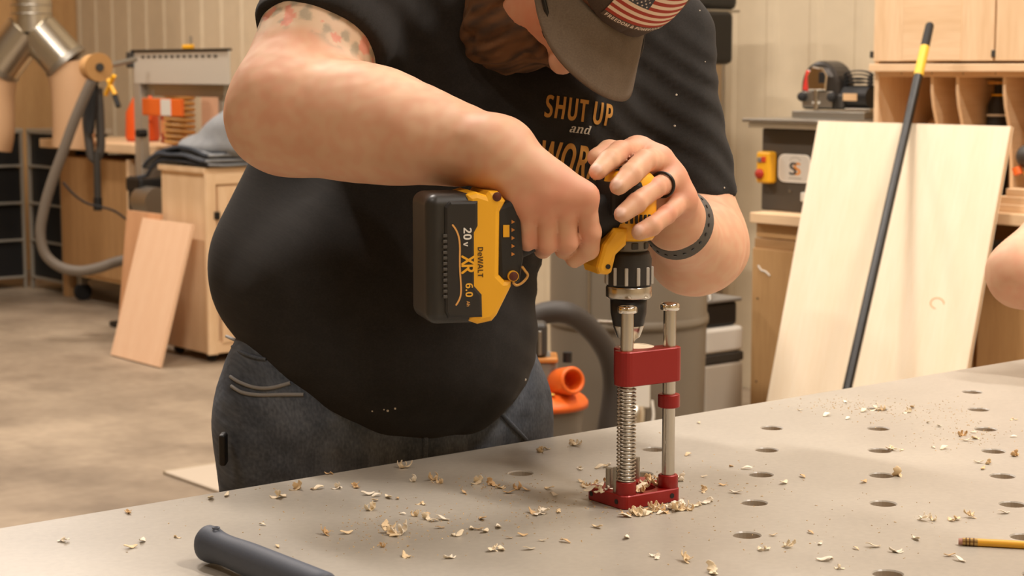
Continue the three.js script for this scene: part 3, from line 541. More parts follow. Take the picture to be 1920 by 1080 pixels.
// ----- beard, cap, glasses -----
{
  const bf = blend(0.03, ellip(hp(0, -0.085, 0.035), hX, hY, hZ, 0.06, 0.05, 0.06), ellip(hp(0, -0.12, 0.04), hX, hY, hZ, 0.047, 0.062, 0.052), ellip(hp(0, -0.047, 0.086), hX, hY, hZ, 0.036, 0.013, 0.02), ellip(hp(-0.058, -0.045, 0.01), hX, hY, hZ, 0.022, 0.05, 0.03), ellip(hp(0.058, -0.045, 0.01), hX, hY, hZ, 0.022, 0.05, 0.03));
  const beardF = (x, y, z) => { const q = hl(x, y, z); return bf(x, y, z) + 0.004 * noise(q.x * 120, q.y * 30, q.z * 90) + 0.005 * noise(q.x * 40, q.y * 14, q.z * 40); };
  mesh('beard', skinOf(beardF, ...boundsOf([hp(0, -0.13, 0.04), hp(0, -0.03, 0.06)], 0.13), 0.004, (x, y, z) => { const q = hl(x, y, z); return mix3(lin(66, 45, 27), lin(112, 76, 44), clamp(0.5 + 1.4 * noise(q.x * 150, q.y * 22, q.z * 110), 0, 1)); }), new THREE.MeshStandardMaterial({ vertexColors: true, roughness: 0.8 }), man).userData.label = 'long brown beard';
  const capTex = speckle([104, 90, 74], 16, 3.9, 0.1, 60), capM = new THREE.MeshStandardMaterial({ map: capTex, roughness: 0.85 }), capD = new THREE.MeshStandardMaterial({ map: speckle([74, 62, 52], 12, 7.9, 0.1, 60), roughness: 0.85 });
  const cap = new THREE.Group(); cap.name = 'cap'; cap.userData.label = 'brown baseball cap with a flag patch'; man.add(cap); cap.position.copy(headC); cap.quaternion.copy(hq);
  const CR = [0.086, 0.105, 0.108], cc = V(0, 0.045, -0.012);
  const crownF = (u, v) => { const a = u * Math.PI * 2, e = lerp(0.02, Math.PI / 2, v); return V(cc.x + CR[0] * Math.cos(e) * Math.sin(a), cc.y + CR[1] * Math.sin(e), cc.z + CR[2] * Math.cos(e) * Math.cos(a)); };
  mesh('crown', boxUV(shell(crownF, 48, 16, 0.003)), capD, cap);
  const brimF = (u, v) => {
    const s = (u - 0.5) * 2, a = s * 1.2, r0x = CR[0] - 0.002, r0z = CR[2] - 0.002, L = 0.07 * Math.pow(1 - 0.9 * Math.pow(Math.abs(s), 6), 0.5);
    const x = r0x * Math.sin(a) * (1 + 0.04 * v), z = cc.z + r0z * Math.cos(a) + v * L;
    return V(x, cc.y + 0.004 - 0.034 * Math.pow(Math.abs(x) / 0.085, 2) - v * 0.016, z);
  };
  mesh('brim', boxUV(shell(brimF, 36, 12, 0.0035)), capM, cap);
  const lift = ellip(cc, V(1, 0, 0), V(0, 1, 0), V(0, 0, 1), CR[0] + 0.0016, CR[1] + 0.0016, CR[2] + 0.0016);
  const flag = canvasTex(640, 460, (x) => {
    for (let i = 0; i < 13; i++) { x.fillStyle = i % 2 ? '#e2cdb4' : '#a23a2a'; x.fillRect(0, i * 31, 640, 31.5); }
    x.fillStyle = '#3f4046'; x.fillRect(0, 0, 270, 217); x.fillStyle = '#d9cfc0';
    for (let r = 0; r < 9; r++) for (let c = 0; c < (r % 2 ? 5 : 6); c++) { x.beginPath(); const X0 = 24 + c * 44 + (r % 2 ? 22 : 0), Y0 = 16 + r * 23; for (let k = 0; k < 10; k++) { const q = k % 2 ? 4.5 : 11, a = k * Math.PI / 5 - Math.PI / 2; x.lineTo(X0 + q * Math.cos(a), Y0 + q * Math.sin(a)); } x.fill(); }
    x.fillStyle = '#54473a'; x.fillRect(0, 403, 640, 57); x.fillStyle = '#e0d6c6'; x.font = 'bold 48px sans-serif'; x.textAlign = 'center'; x.textBaseline = 'middle'; x.fillText('FREEDOM & POWERTOOLS', 320, 433, 620);
  });
  const pc = V(0.0, cc.y + 0.046, cc.z + CR[2] * 0.9), pn = V(0.0, 0.34, 0.94).normalize(), pr = V(1, 0, 0).applyAxisAngle(pn, 0.2), pu = pn.clone().cross(pr);
  mesh('flag_patch', drape((x, y, z) => lift(x, y, z), pc, pr, pu, 0.082, 0.059, 24, 16, 0.0008), new THREE.MeshStandardMaterial({ map: flag, roughness: 0.8 }), cap).userData.label = 'flag patch with lettering FREEDOM & POWERTOOLS';
  const gl = new THREE.Group(); gl.name = 'glasses'; man.add(gl); gl.position.copy(headC); gl.quaternion.copy(hq);
  const lensM = new THREE.MeshPhysicalMaterial({ color: 0x2a2420, roughness: 0.08, metalness: 0.2, clearcoat: 1 });
  for (const s of [1, -1]) {
    mesh('lens', at(new THREE.SphereGeometry(1, 24, 12).scale(0.029, 0.021, 0.006), s * 0.036, 0.008, 0.105, 0, s * 0.28), lensM, gl);
    mesh('temple', tube([V(s * 0.068, 0.014, 0.098), V(s * 0.078, 0.014, 0.075), V(s * 0.083, 0.01, 0.02), V(s * 0.084, -0.006, -0.02)], 0.0026, 6), std(0x2a2724, 0.3, 0.5), gl);
  }
  mesh('bridge', tube([V(-0.012, 0.014, 0.108), V(0, 0.018, 0.112), V(0.012, 0.014, 0.108)], 0.0022, 6), std(0x2a2724, 0.3, 0.5), gl);
}
// ring and watch
{
  const a = LH.mcp[2], b = LH.pip[2], d = b.clone().sub(a).normalize(), c = a.clone().lerp(b, 0.62);
  const g = new THREE.TorusGeometry(0.0121, 0.0014, 10, 40).scale(1, 1, 1.5); g.applyQuaternion(new THREE.Quaternion().setFromUnitVectors(V(0, 0, 1), d)); g.translate(c.x, c.y, c.z);
  mesh('ring', g, std(0x25221e, 0.4, 0.3), man).userData.label = 'dark band on the ring finger';
  const w = J.wrL.clone().lerp(J.faL, 0.06), wd = J.faL.clone().sub(J.wrL).normalize().add(V(0.25, -0.12, 0)).normalize();
  const s = lathe([[0.0285, -0.0105], [0.0325, -0.0105], [0.0335, -0.009], [0.0375, 0.009], [0.0365, 0.0105], [0.0315, 0.0105], [0.0285, -0.0105]], 48); s.applyQuaternion(new THREE.Quaternion().setFromUnitVectors(V(0, 1, 0), wd)); s.translate(w.x, w.y, w.z);
  const wb = mesh('watch_band', s, std(0x55504a, 0.7), man); wb.userData.label = 'grey perforated watch band';
  const q = new THREE.Quaternion().setFromUnitVectors(V(0, 1, 0), wd);
  for (let k = 0; k < 22; k++) { const an = k / 22 * Math.PI * 2, h = cyl(0.0019, 0.0019, 0.0014, 8).rotateX(Math.PI / 2).translate(0, 0, 0.0354).rotateY(an); h.applyQuaternion(q); h.translate(w.x, w.y, w.z); mesh('hole_shade_disc', h, MAT.black, wb); }  // black discs stand in for the dark inside the band holes
}
// ----- the second person, of whom only an elbow reaches into the picture -----
{
  const o = thing('person', 'bare forearm and elbow of someone leaning at the table beside the plywood', 'person');
  const el = W(1918, 512, 2.5), sh = V(1.08, 1.36, -2.78), wr = V(0.96, 1.003, -2.34), ch = V(1.28, 1.22, -2.86), pel = V(1.32, 0.95, -2.9);
  const arm = blend(0.03, capsule(sh, el, 0.058, 0.044), capsule(el, el.clone().lerp(wr, 0.35), 0.043, 0.05), capsule(el.clone().lerp(wr, 0.35), wr, 0.05, 0.03));
  const Hd = { mcp: [0, 1, 2, 3].map((i) => V(wr.x + 0.06 - i * 0.006, wr.y - 0.055, wr.z + 0.055 + (i - 1.5) * 0.019)) };
  Hd.pip = Hd.mcp.map((p) => V(p.x + 0.03, p.y - 0.016, p.z + 0.008)); Hd.dip = Hd.pip.map((p) => V(p.x + 0.016, p.y - 0.014, p.z)); Hd.tip = Hd.dip.map((p) => V(p.x + 0.012, p.y - 0.005, p.z));
  const hf = handField(Hd, wr, 0.025, [[V(wr.x + 0.02, wr.y - 0.02, wr.z + 0.01), 0.014], [V(wr.x + 0.05, wr.y - 0.06, wr.z), 0.011], [V(wr.x + 0.075, wr.y - 0.08, wr.z + 0.005), 0.009]], rf, [0.014, 0.014, 0.014, 0.013]);
  const hd = V(1.17, 1.54, -2.77), sh2 = V(1.44, 1.37, -3.0), el2 = V(1.55, 1.1, -2.98), wr2 = V(1.5, 0.88, -2.86);
  const fists = [0, 1, 2, 3].map((i) => V(wr2.x - 0.02 + i * 0.004, wr2.y - 0.075, wr2.z + 0.03 - i * 0.019)), H2 = { mcp: fists, pip: fists.map((p) => V(p.x - 0.008, p.y - 0.032, p.z)), dip: fists.map((p) => V(p.x - 0.02, p.y - 0.05, p.z)), tip: fists.map((p) => V(p.x - 0.034, p.y - 0.058, p.z)) };
  const hf2 = handField(H2, wr2, 0.024, [[V(wr2.x - 0.01, wr2.y - 0.03, wr2.z + 0.02), 0.013], [V(wr2.x - 0.035, wr2.y - 0.065, wr2.z + 0.03), 0.011], [V(wr2.x - 0.045, wr2.y - 0.095, wr2.z + 0.03), 0.009]], rf, [0.013, 0.013, 0.013, 0.012]), arm2 = blend(0.03, capsule(sh2, el2, 0.058, 0.046), capsule(el2, wr2, 0.046, 0.027));
  const bodyF = blend(0.04, capsule(pel, ch, 0.13, 0.13), capsule(ch, hd, 0.07, 0.055), capsule(V(pel.x, 0.1, pel.z), pel, 0.07, 0.1));
  const f = (x, y, z) => smin(smin(arm(x, y, z), hf(x, y, z), 0.015) + ripple(x, y, z, 22, 0.0015), bodyF(x, y, z), 0.03);
  const ga = skinOf((x, y, z) => smin(arm(x, y, z), hf(x, y, z), 0.015) + ripple(x, y, z, 22, 0.0015), ...boundsOf([sh, el, wr, ...Hd.tip], 0.07), 0.0045, skinColour);
  const ga2 = skinOf((x, y, z) => smin(arm2(x, y, z), hf2(x, y, z), 0.015), ...boundsOf([sh2, el2, wr2, ...H2.tip], 0.07), 0.006, skinColour);
  const gb = skinOf(bodyF, ...boundsOf([pel, hd, V(pel.x, 0.05, pel.z)], 0.16), 0.012, skinColour);
  // head turned towards the drill, with face, ears and short hair
  const I = [V(1, 0, 0), Y1, V(0, 0, 1)], O = (x, y, z) => V(x, y, z);
  const h0 = blend(0.03, ellip(O(0, 0.03, -0.01), ...I, 0.076, 0.094, 0.097), ellip(O(0, -0.05, 0.03), ...I, 0.056, 0.066, 0.058)), feats = [chain([O(0, 0.015, 0.086), O(0, -0.028, 0.106)], [0.009, 0.014], 0.01), ellip(O(0, -0.058, 0.086), ...I, 0.023, 0.008, 0.01), ...[1, -1].map((e) => ellip(O(e * 0.077, 0, -0.012), ...I, 0.011, 0.031, 0.018))], sock = [1, -1].map((e) => ellip(O(e * 0.031, 0.016, 0.098), ...I, 0.016, 0.009, 0.012));
  const hdF = (x, y, z) => { let d = h0(x, y, z); for (const q of feats) d = smin(d, q(x, y, z), 0.008); for (const q of sock) d = smax(d, -q(x, y, z), 0.008); return d; };
  const hdM = new THREE.Matrix4().compose(hd, new THREE.Quaternion().setFromEuler(new THREE.Euler(0.35, -1.1, 0, 'YXZ')), V(1, 1, 1));
  const gh = skinOf(hdF, V(-0.13, -0.15, -0.14), V(0.13, 0.16, 0.15), 0.0055, (x, y, z) => { for (const e of [1, -1]) { const r = Math.hypot(x - e * 0.031, y - 0.016); if (z > 0.07 && r < 0.011) return r < 0.005 ? lin(58, 42, 30) : lin(226, 220, 210); } return Math.hypot(x, (y + 0.058) * 2) < 0.02 && z > 0.08 ? lin(188, 104, 92) : skinA; }).applyMatrix4(hdM);
  const hair = skinOf((x, y, z) => Math.max(h0(x, y, z) - 0.009 + 0.003 * noise(x * 90, y * 90, z * 90), 0.035 - y + z * 0.55), V(-0.13, -0.15, -0.16), V(0.13, 0.16, 0.15), 0.007).applyMatrix4(hdM);
  mesh('hair', hair, std(0x3a2a1c, 0.85), o).userData.label = 'short dark hair';
  mesh('body', joinSkin([ga, ga2, gb, gh]), SKIN, o);
  const sf = blend(0.05, capsule(pel, ch, 0.155, 0.15), capsule(ch, V(1.22, 1.38, -2.83), 0.1, 0.08), capsule(ch, sh, 0.1, 0.074), capsule(sh, sh2, 0.074, 0.074), capsule(sh2, sh2.clone().lerp(el2, 0.55), 0.074, 0.064), capsule(sh, sh.clone().lerp(el, 0.3), 0.074, 0.068)); mesh('shirt', skinOf(sf, ...boundsOf([pel, ch, sh, sh2, el2, V(1.2, 1.42, -2.82)], 0.18), 0.012), SHIRT, o);
  mesh('jeans', skinOf(blend(0.05, capsule(V(pel.x, 0.12, pel.z), V(pel.x, 0.86, pel.z), 0.1, 0.13), capsule(V(pel.x + 0.12, 0.12, pel.z), V(pel.x + 0.05, 0.86, pel.z), 0.09, 0.12)), V(1, 0, -3.2), V(1.75, 1.05, -2.6), 0.014), JEAN, o);
}
// ---------- the shop behind: right side ----------
const sthing = (name, label, cat, b, y, d, group, turn = 0) => thing(name, label, cat, shop(b, y, d), PHI + turn, group);
// saw stand
{
  const t = sthing('machine_stand', 'maple-topped plywood stand under the grey machine', 'cabinet', 0.445, 0, 0.6);
  const w = 0.3, h = 0.885, D = 0.7;
  mesh('top', at(rbox(w, 0.032, D, 0.003, 'x'), 0, h - 0.016, 0), MAT.maple, t);
  mesh('rail', at(rbox(w - 0.01, 0.045, 0.02, 0.002, 'x', 0.4), 0, h - 0.055, D / 2 - 0.035), MAT.tanply, t);
  mesh('rail', at(rbox(w - 0.01, 0.03, 0.02, 0.002, 'x', 0.7), 0, h - 0.095, D / 2 - 0.028), MAT.oldply, t);
  const f = mesh('front_panel', at(rbox(w - 0.01, h - 0.15, 0.02, 0.002, 'y'), 0, (h - 0.15) / 2 + 0.04, D / 2 - 0.02), MAT.tanply, t);
  for (const [x, y] of [[-0.12, 0.62], [0.02, 0.615], [-0.12, 0.36], [0.02, 0.355]]) mesh('nail_head', at(cyl(0.003, 0.003, 0.002, 8), x, y, D / 2 - 0.0095, Math.PI / 2), MAT.darkgrey, f);
  mesh('scuff', tube([V(-0.12, 0.722, D / 2 - 0.0095), V(-0.105, 0.708, D / 2 - 0.0095), V(-0.09, 0.706, D / 2 - 0.0095), V(-0.07, 0.694, D / 2 - 0.0095)], 0.003, 5), MAT.white, f).userData.label = 'white paint scuff';
  for (const x of [-1, 1]) mesh('side_panel', at(rbox(0.018, h - 0.034, D - 0.06, 0.002), x * (w / 2 - 0.014), (h - 0.034) / 2, -0.02), MAT.tanply, t);
  mesh('toe_kick', at(rbox(w - 0.06, 0.06, 0.02, 0.002), 0, 0.03, D / 2 - 0.06), MAT.tanply, t);
}
// grey bench machine with switch and badge
{
  const t = sthing('bench_machine', 'dark grey bench machine with yellow switch box and round-cornered badge', 'machine', 0.46, 0.885, 0.6);
  const fz = 0.25;
  mesh('body', at(rbox(0.235, 0.255, 0.4, 0.006), -0.095 + 0.0, 0.1275, fz - 0.2), std(0x4a4238, 0.55), t);
  mesh('table', at(rbox(0.375, 0.012, 0.46, 0.003), -0.055, 0.28, fz - 0.17), MAT.dull, t); mesh('table_rail', at(rbox(0.3, 0.016, 0.03, 0.003), -0.08, 0.265, fz + 0.03), MAT.white, t);
  const sw = mesh('switch_box', at(rbox(0.058, 0.098, 0.035, 0.008), -0.175, 0.135, fz + 0.017), MAT.yellow, t);
  mesh('stop_button', at(lathe([[0, 0.014], [0.012, 0.012], [0.016, 0.006], [0.016, 0]], 20), -0.185, 0.115, fz + 0.034, Math.PI / 2), std(0xa82a14, 0.5), sw);
  mesh('start_button', at(rbox(0.016, 0.018, 0.006, 0.002), -0.17, 0.16, fz + 0.036), std(0xc23a1c, 0.5), sw); mesh('status_window', at(rbox(0.016, 0.016, 0.004, 0.002), -0.188, 0.158, fz + 0.036), MAT.grey, sw);
  const bt = canvasTex(300, 256, (x, w, h) => {
    x.fillStyle = '#cfc8bc'; x.beginPath(); x.roundRect(4, 4, w - 8, h - 8, 60); x.fill(); x.strokeStyle = '#efe9dd'; x.lineWidth = 8; x.stroke();
    x.textAlign = 'center'; x.textBaseline = 'middle'; x.font = 'bold 158px sans-serif'; x.fillStyle = '#d98a34'; x.fillText('S', 178, 132); x.fillStyle = '#2b2724'; x.fillText('S', 140, 132);
    x.strokeStyle = '#8c8276'; x.lineWidth = 5; x.beginPath(); x.arc(160, 84, 58, Math.PI * 1.15, Math.PI * 1.85); x.stroke(); x.fillStyle = '#6b6258'; x.fillRect(100, 214, 120, 6);
  });
  const rc = []; for (const [cx, cy, a0] of [[0.042, 0.02, 0], [-0.042, 0.02, 0.5], [-0.042, -0.02, 1], [0.042, -0.02, 1.5]]) for (let k = 0; k <= 5; k++) { const a = (a0 + k / 10) * Math.PI; rc.push([cx + 0.023 * Math.cos(a), cy + 0.023 * Math.sin(a)]); }
  mesh('badge', poly(rc, 0.005, 0.001).translate(-0.073, 0.135, fz + 0.001), MAT.white, t); mesh('badge_print', at(new THREE.PlaneGeometry(0.13, 0.086), -0.073, 0.135, fz + 0.0042), print(bt), t);
  mesh('latch', at(rbox(0.02, 0.028, 0.012, 0.003), -0.03, 0.05, fz + 0.005), MAT.white, t); mesh('screw', at(cyl(0.005, 0.005, 0.004, 10), -0.09, 0.085 - 0.02, fz + 0.001, Math.PI / 2), MAT.dull, t);
}
// small saw on the machine table
{
  const t = sthing('scroll_saw', 'small silver and black saw head with a red tag on the machine table', 'saw', 0.41, 1.171, 0.68);
  mesh('base_plate', at(rbox(0.29, 0.022, 0.12, 0.003), 0.005, 0.011, 0), MAT.dull, t); mesh('base_step', at(rbox(0.1, 0.012, 0.1, 0.003), 0.115, 0.027, 0), MAT.galv, t);
  mesh('motor_block', at(rbox(0.17, 0.05, 0.08, 0.01), -0.035, 0.052, 0), MAT.darkgrey, t);
  const hood = []; for (let k = 0; k <= 14; k++) { const a = Math.PI * (1 - k / 14); hood.push([-0.045 + 0.075 * Math.cos(a), 0.095 + 0.082 * Math.sin(a)]); } hood.push([0.035, 0.03], [-0.115, 0.03]);
  mesh('hood', poly(hood, 0.085, 0.01), std(0x3b3733, 0.35, 0.4), t);
  mesh('guard', poly([[-0.075, 0.085], [-0.005, 0.085], [0.0, 0.13], [-0.02, 0.155], [-0.06, 0.16], [-0.08, 0.13]], 0.02, 0.004).translate(0, 0, 0.05), MAT.chrome, t);
  mesh('guard_window', at(rbox(0.022, 0.034, 0.004, 0.002), -0.018, 0.125, 0.062), MAT.black, t);
  mesh('red_tag', at(rbox(0.024, 0.062, 0.006, 0.002), 0, 0, 0).rotateZ(-0.22).translate(-0.085, 0.115, 0.05), std(0xd8392e, 0.5), t); mesh('tag_backing', at(rbox(0.034, 0.066, 0.004, 0.002), 0, 0, 0).rotateZ(-0.22).translate(-0.078, 0.113, 0.046), MAT.white, t);
  mesh('plunger', at(cyl(0.008, 0.008, 0.07, 14), -0.045, 0.06, 0.052), MAT.steel, t); mesh('front_plate', at(rbox(0.12, 0.05, 0.012, 0.004), -0.045, 0.058, 0.046), MAT.dull, t); mesh('label_strip', at(rbox(0.03, 0.007, 0.002, 0.0005), -0.045, 0.048, 0.0535), MAT.white, t);
  for (const x of [-0.1, 0.02]) mesh('knob', at(lathe([[0, 0.018], [0.012, 0.017], [0.015, 0.01], [0.013, 0], [0, 0]], 18), x, 0.066, 0.05, Math.PI / 2), MAT.rubber, t);
  mesh('barrel', at(cyl(0.036, 0.036, 0.1, 24), 0.085, 0.066, 0, 0, 0, Math.PI / 2), MAT.black, t); mesh('barrel_label', at(rbox(0.055, 0.022, 0.003, 0.001), 0.075, 0.066, 0.036), std(0xd8b184, 0.6), t);
  for (let k = 0; k < 4; k++) mesh('power_cord', at(new THREE.TorusGeometry(0.042, 0.005, 8, 24).scale(1.25, 0.34, 1), 0.085, 0.1 + k * 0.011, 0.01, 0.35), MAT.rubber, t);
}
// hutch bench
const HB0 = 0.605, HB1 = 2.3, BH = 0.945;
{
  const t = sthing('hutch_bench', 'maple workbench below the divided hutch beside the leaning plywood', 'workbench', (HB0 + HB1) / 2, 0, 0.3);
  const w = HB1 - HB0, D = 1.44;
  mesh('worktop', at(rbox(w, 0.032, D, 0.003, 'x'), 0, BH - 0.016, 0), MAT.maple, t);
  mesh('carcass', at(rbox(w - 0.02, BH - 0.13, D - 0.08, 0.003), 0, (BH - 0.13) / 2, -0.02), MAT.oldply, t);
  mesh('drawer_rail', at(rbox(w - 0.04, 0.06, 0.02, 0.002, 'x'), 0, BH - 0.064, D / 2 - 0.2), MAT.oldply, t);
  for (let k = 0; k < 3; k++) { const x = -w / 2 + 0.28 + k * 0.55; const dr = mesh('door', at(rbox(0.53, BH - 0.24, 0.02, 0.003, 'y', k * 0.3), x, (BH - 0.24) / 2 + 0.06, D / 2 - 0.05), MAT.tanply, t); mesh('pull', at(rbox(0.01, 0.1, 0.02, 0.003), x + 0.22, BH - 0.3, D / 2 - 0.03), MAT.dull, dr); }
}
{
  const t = sthing('hutch', 'maple hutch with doors above curved vertical dividers', 'cabinet', HB0, BH, 0.75);
  const w = HB1 - HB0 - 0.05, D = 0.36, H0 = 1.3 - BH, zb = -D;
  mesh('back_panel', at(rbox(w, 1.0, 0.012, 0.001), w / 2, 0.5, zb), MAT.tanply, t);
  mesh('rail', at(rbox(w, 0.022, 0.03, 0.002, 'x'), w / 2, H0 + 0.026, 0.012), MAT.maple, t); mesh('shelf', at(rbox(w, 0.016, D, 0.002, 'x', 0.5), w / 2, H0 + 0.008, zb / 2 - 0.003), MAT.maple, t);
  for (let k = 0; k < 4; k++) mesh('dowel_mark', at(cyl(0.002, 0.002, 0.001, 8), 0.1 + k * 0.11, H0 + 0.01, -0.0027, Math.PI / 2), MAT.darkgrey, t);
  mesh('side_panel', at(rbox(0.018, 1.0, D, 0.002), 0.009, 0.5, zb / 2), MAT.maple, t); mesh('side_panel', at(rbox(0.018, 1.0, D, 0.002), w, 0.5, zb / 2), MAT.maple, t); mesh('top', at(rbox(w, 0.018, D, 0.002, 'x'), w / 2, 1.0, zb / 2), MAT.maple, t);
  for (const b of [0.81, 0.9, 1.06, 1.2, 1.36, 1.52, 1.7, 1.9, 2.05]) {
    const pts = [[0, 0], [D - 0.06, 0], [D - 0.055, 0.1], [D - 0.045, 0.2], [D - 0.02, 0.27], [D - 0.012, 0.31], [D - 0.01, H0], [0, H0]];
    mesh('divider', boxUV(poly(pts, 0.011, 0.001).rotateY(-Math.PI / 2), 'z', 1, b).translate(b - HB0, 0, zb), MAT.maple, t);
  }
  const y0 = H0 + 0.045; let x0 = 0.012;
  for (let k = 0; k < 4; k++) {
    const dw = 0.425, f = mesh('door', at(rbox(dw, 0.5, 0.018, 0.002, 'y', k * 0.23), x0 + dw / 2, y0 + 0.25, 0.012), MAT.maple, t);
    mesh('door_panel', at(rbox(dw - 0.22, 0.34, 0.003, 0.001, 'x', k * 0.31), x0 + dw / 2 + 0.0, y0 + 0.17 + 0.002, 0.0215), MAT.maple, f);
    mesh('hinge', at(rbox(0.012, 0.02, 0.012, 0.002), x0 - 0.006, y0 + 0.02, 0.018), MAT.darkgrey, f); x0 += dw + 0.007;
  }
}
{
  const bt = sthing('spray_bottle', 'black bottle with a yellow band and wide tan lid standing in the hutch', 'bottle', 0.95, BH, 0.61);
  mesh('bottle_body', lathe([[0, 0], [0.03, 0], [0.033, 0.005], [0.033, 0.27], [0.022, 0.3], [0.014, 0.31], [0.014, 0.345]], 24), MAT.black, bt); mesh('band', at(cyl(0.0336, 0.0336, 0.006, 24), 0, 0.245, 0), MAT.white, bt);
  mesh('label', at(cyl(0.0215, 0.0235, 0.03, 20), 0, 0.29, 0), MAT.yellow, bt); mesh('lid', at(cyl(0.034, 0.034, 0.008, 24), 0, 0.338, 0), std(0xc08a3c, 0.5), bt);
  solo('wood_disc', at(cyl(0.09, 0.09, 0.05, 32), 0, 0, 0, Math.PI / 2), MAT.oldply, 'round wooden blank standing on edge in the hutch', 'wood blank').position.copy(shop(0.71, BH + 0.155, 0.52));
  const bl = sthing('wood_block', 'wooden block under the round blank in the hutch', 'wood block', 0.71, BH, 0.52); mesh('block', at(rbox(0.12, 0.066, 0.12, 0.003), 0, 0.033, 0), MAT.oldply, bl);
  const g = sthing('angle_grinder', 'grey grinder with orange-yellow collars lying on the bench in the hutch', 'power tool', 1.19, BH, 0.8);
  mesh('motor_body', at(lathe([[0, -0.09], [0.03, -0.09], [0.036, -0.06], [0.036, 0.05], [0.028, 0.09], [0, 0.09]], 24), 0.1, 0.2, -0.04, 0, 0, Math.PI / 2 - 0.5), MAT.grey, g);
  mesh('gear_head', at(new THREE.SphereGeometry(0.034, 20, 14), 0.0, 0.14, 0.0), MAT.darkgrey, g); mesh('collar', at(cyl(0.013, 0.013, 0.02, 16), -0.02, 0.1, 0.02, 0, 0, 0.4), MAT.orange, g); mesh('collar', at(cyl(0.016, 0.016, 0.025, 16), 0.03, 0.09, 0.03, 0, 0, 0.4), MAT.yellow, g);
  mesh('handle', at(cyl(0.016, 0.022, 0.09, 16), 0.04, 0.045, 0), MAT.rubber, g); mesh('foot', at(rbox(0.12, 0.012, 0.08, 0.004), 0.05, 0.006, 0), MAT.rubber, g);
  for (let k = 0; k < 3; k++) { const s = solo('wood_strip', rbox(0.6, 0.02, 0.045, 0.002, 'x', k), MAT.maple, ['planed maple strip lying lowest on the bench edge', 'maple strip lying second on the bench edge', 'short-fronted maple strip topmost on the bench edge'][k], 'wood strip', 'strips on the bench edge'); s.position.copy(shop(1.5 + k * 0.02, BH + 0.0105 + k * 0.0205, 0.965 - k * 0.012)); s.rotation.y = PHI + (k - 1) * 0.02; }
}
// leaning plywood and pole
{
  const w = 0.66, L = Math.hypot(1.17, 0.29), t = sthing('plywood_sheet', 'pale birch plywood sheet leaning against the workbench', 'plywood', 0.95, 0, 1.29);
  const lean = Math.atan2(-0.29, 1.17);
  mesh('sheet', boxUV(new THREE.BoxGeometry(w, L, 0.014), 'y', 1, 0.11).translate(0, L / 2, 0.007).rotateX(lean), MAT.birch, t);
  mesh('core_ply', boxUV(new THREE.BoxGeometry(w + 0.0006, L + 0.0006, 0.005), 'x').translate(0, L / 2, 0.007).rotateX(lean), MAT.tanply, t);
  // dark knot rings in the face
  for (const [x, y, r] of [[0.2, 0.72, 0.018]]) mesh('knot', at(new THREE.TorusGeometry(r, 0.0016, 6, 20, 4.6).scale(1.2, 0.8, 0.4), x, y, 0.0142).rotateX(lean), std(0xcfa36c, 0.7), t);
  const p1 = onD(1702, 230, 1.035), p2 = onD(1590, 725, 1.42), dir = p1.clone().sub(p2), a = p2.clone().addScaledVector(dir, -p2.y / dir.y), b = p2.clone().addScaledVector(dir, 1.405);
  const wa = shop(a.x, a.y + 0.006, a.z), wb = shop(b.x, b.y, b.z), q = (s) => wa.clone().lerp(wb, s).sub(wa), LL = wb.distanceTo(wa);
  const po = thing('pole', 'black handle pole with a yellow band leaning on the plywood', 'pole', wa);
  mesh('shaft', rod(q(0), q(0.9), 0.0125, 0.0125, 16), std(0x1b1916, 0.35), po); mesh('yellow_band', rod(q(0.9), q(0.955), 0.0135, 0.0135, 16), std(0xe9bf3a, 0.45), po); mesh('grip_cap', merge(rod(q(0.955), q(0.995), 0.013, 0.012, 16), new THREE.SphereGeometry(0.012, 16, 10).translate(...q(0.995).toArray())), std(0x24211e, 0.7), po);
}
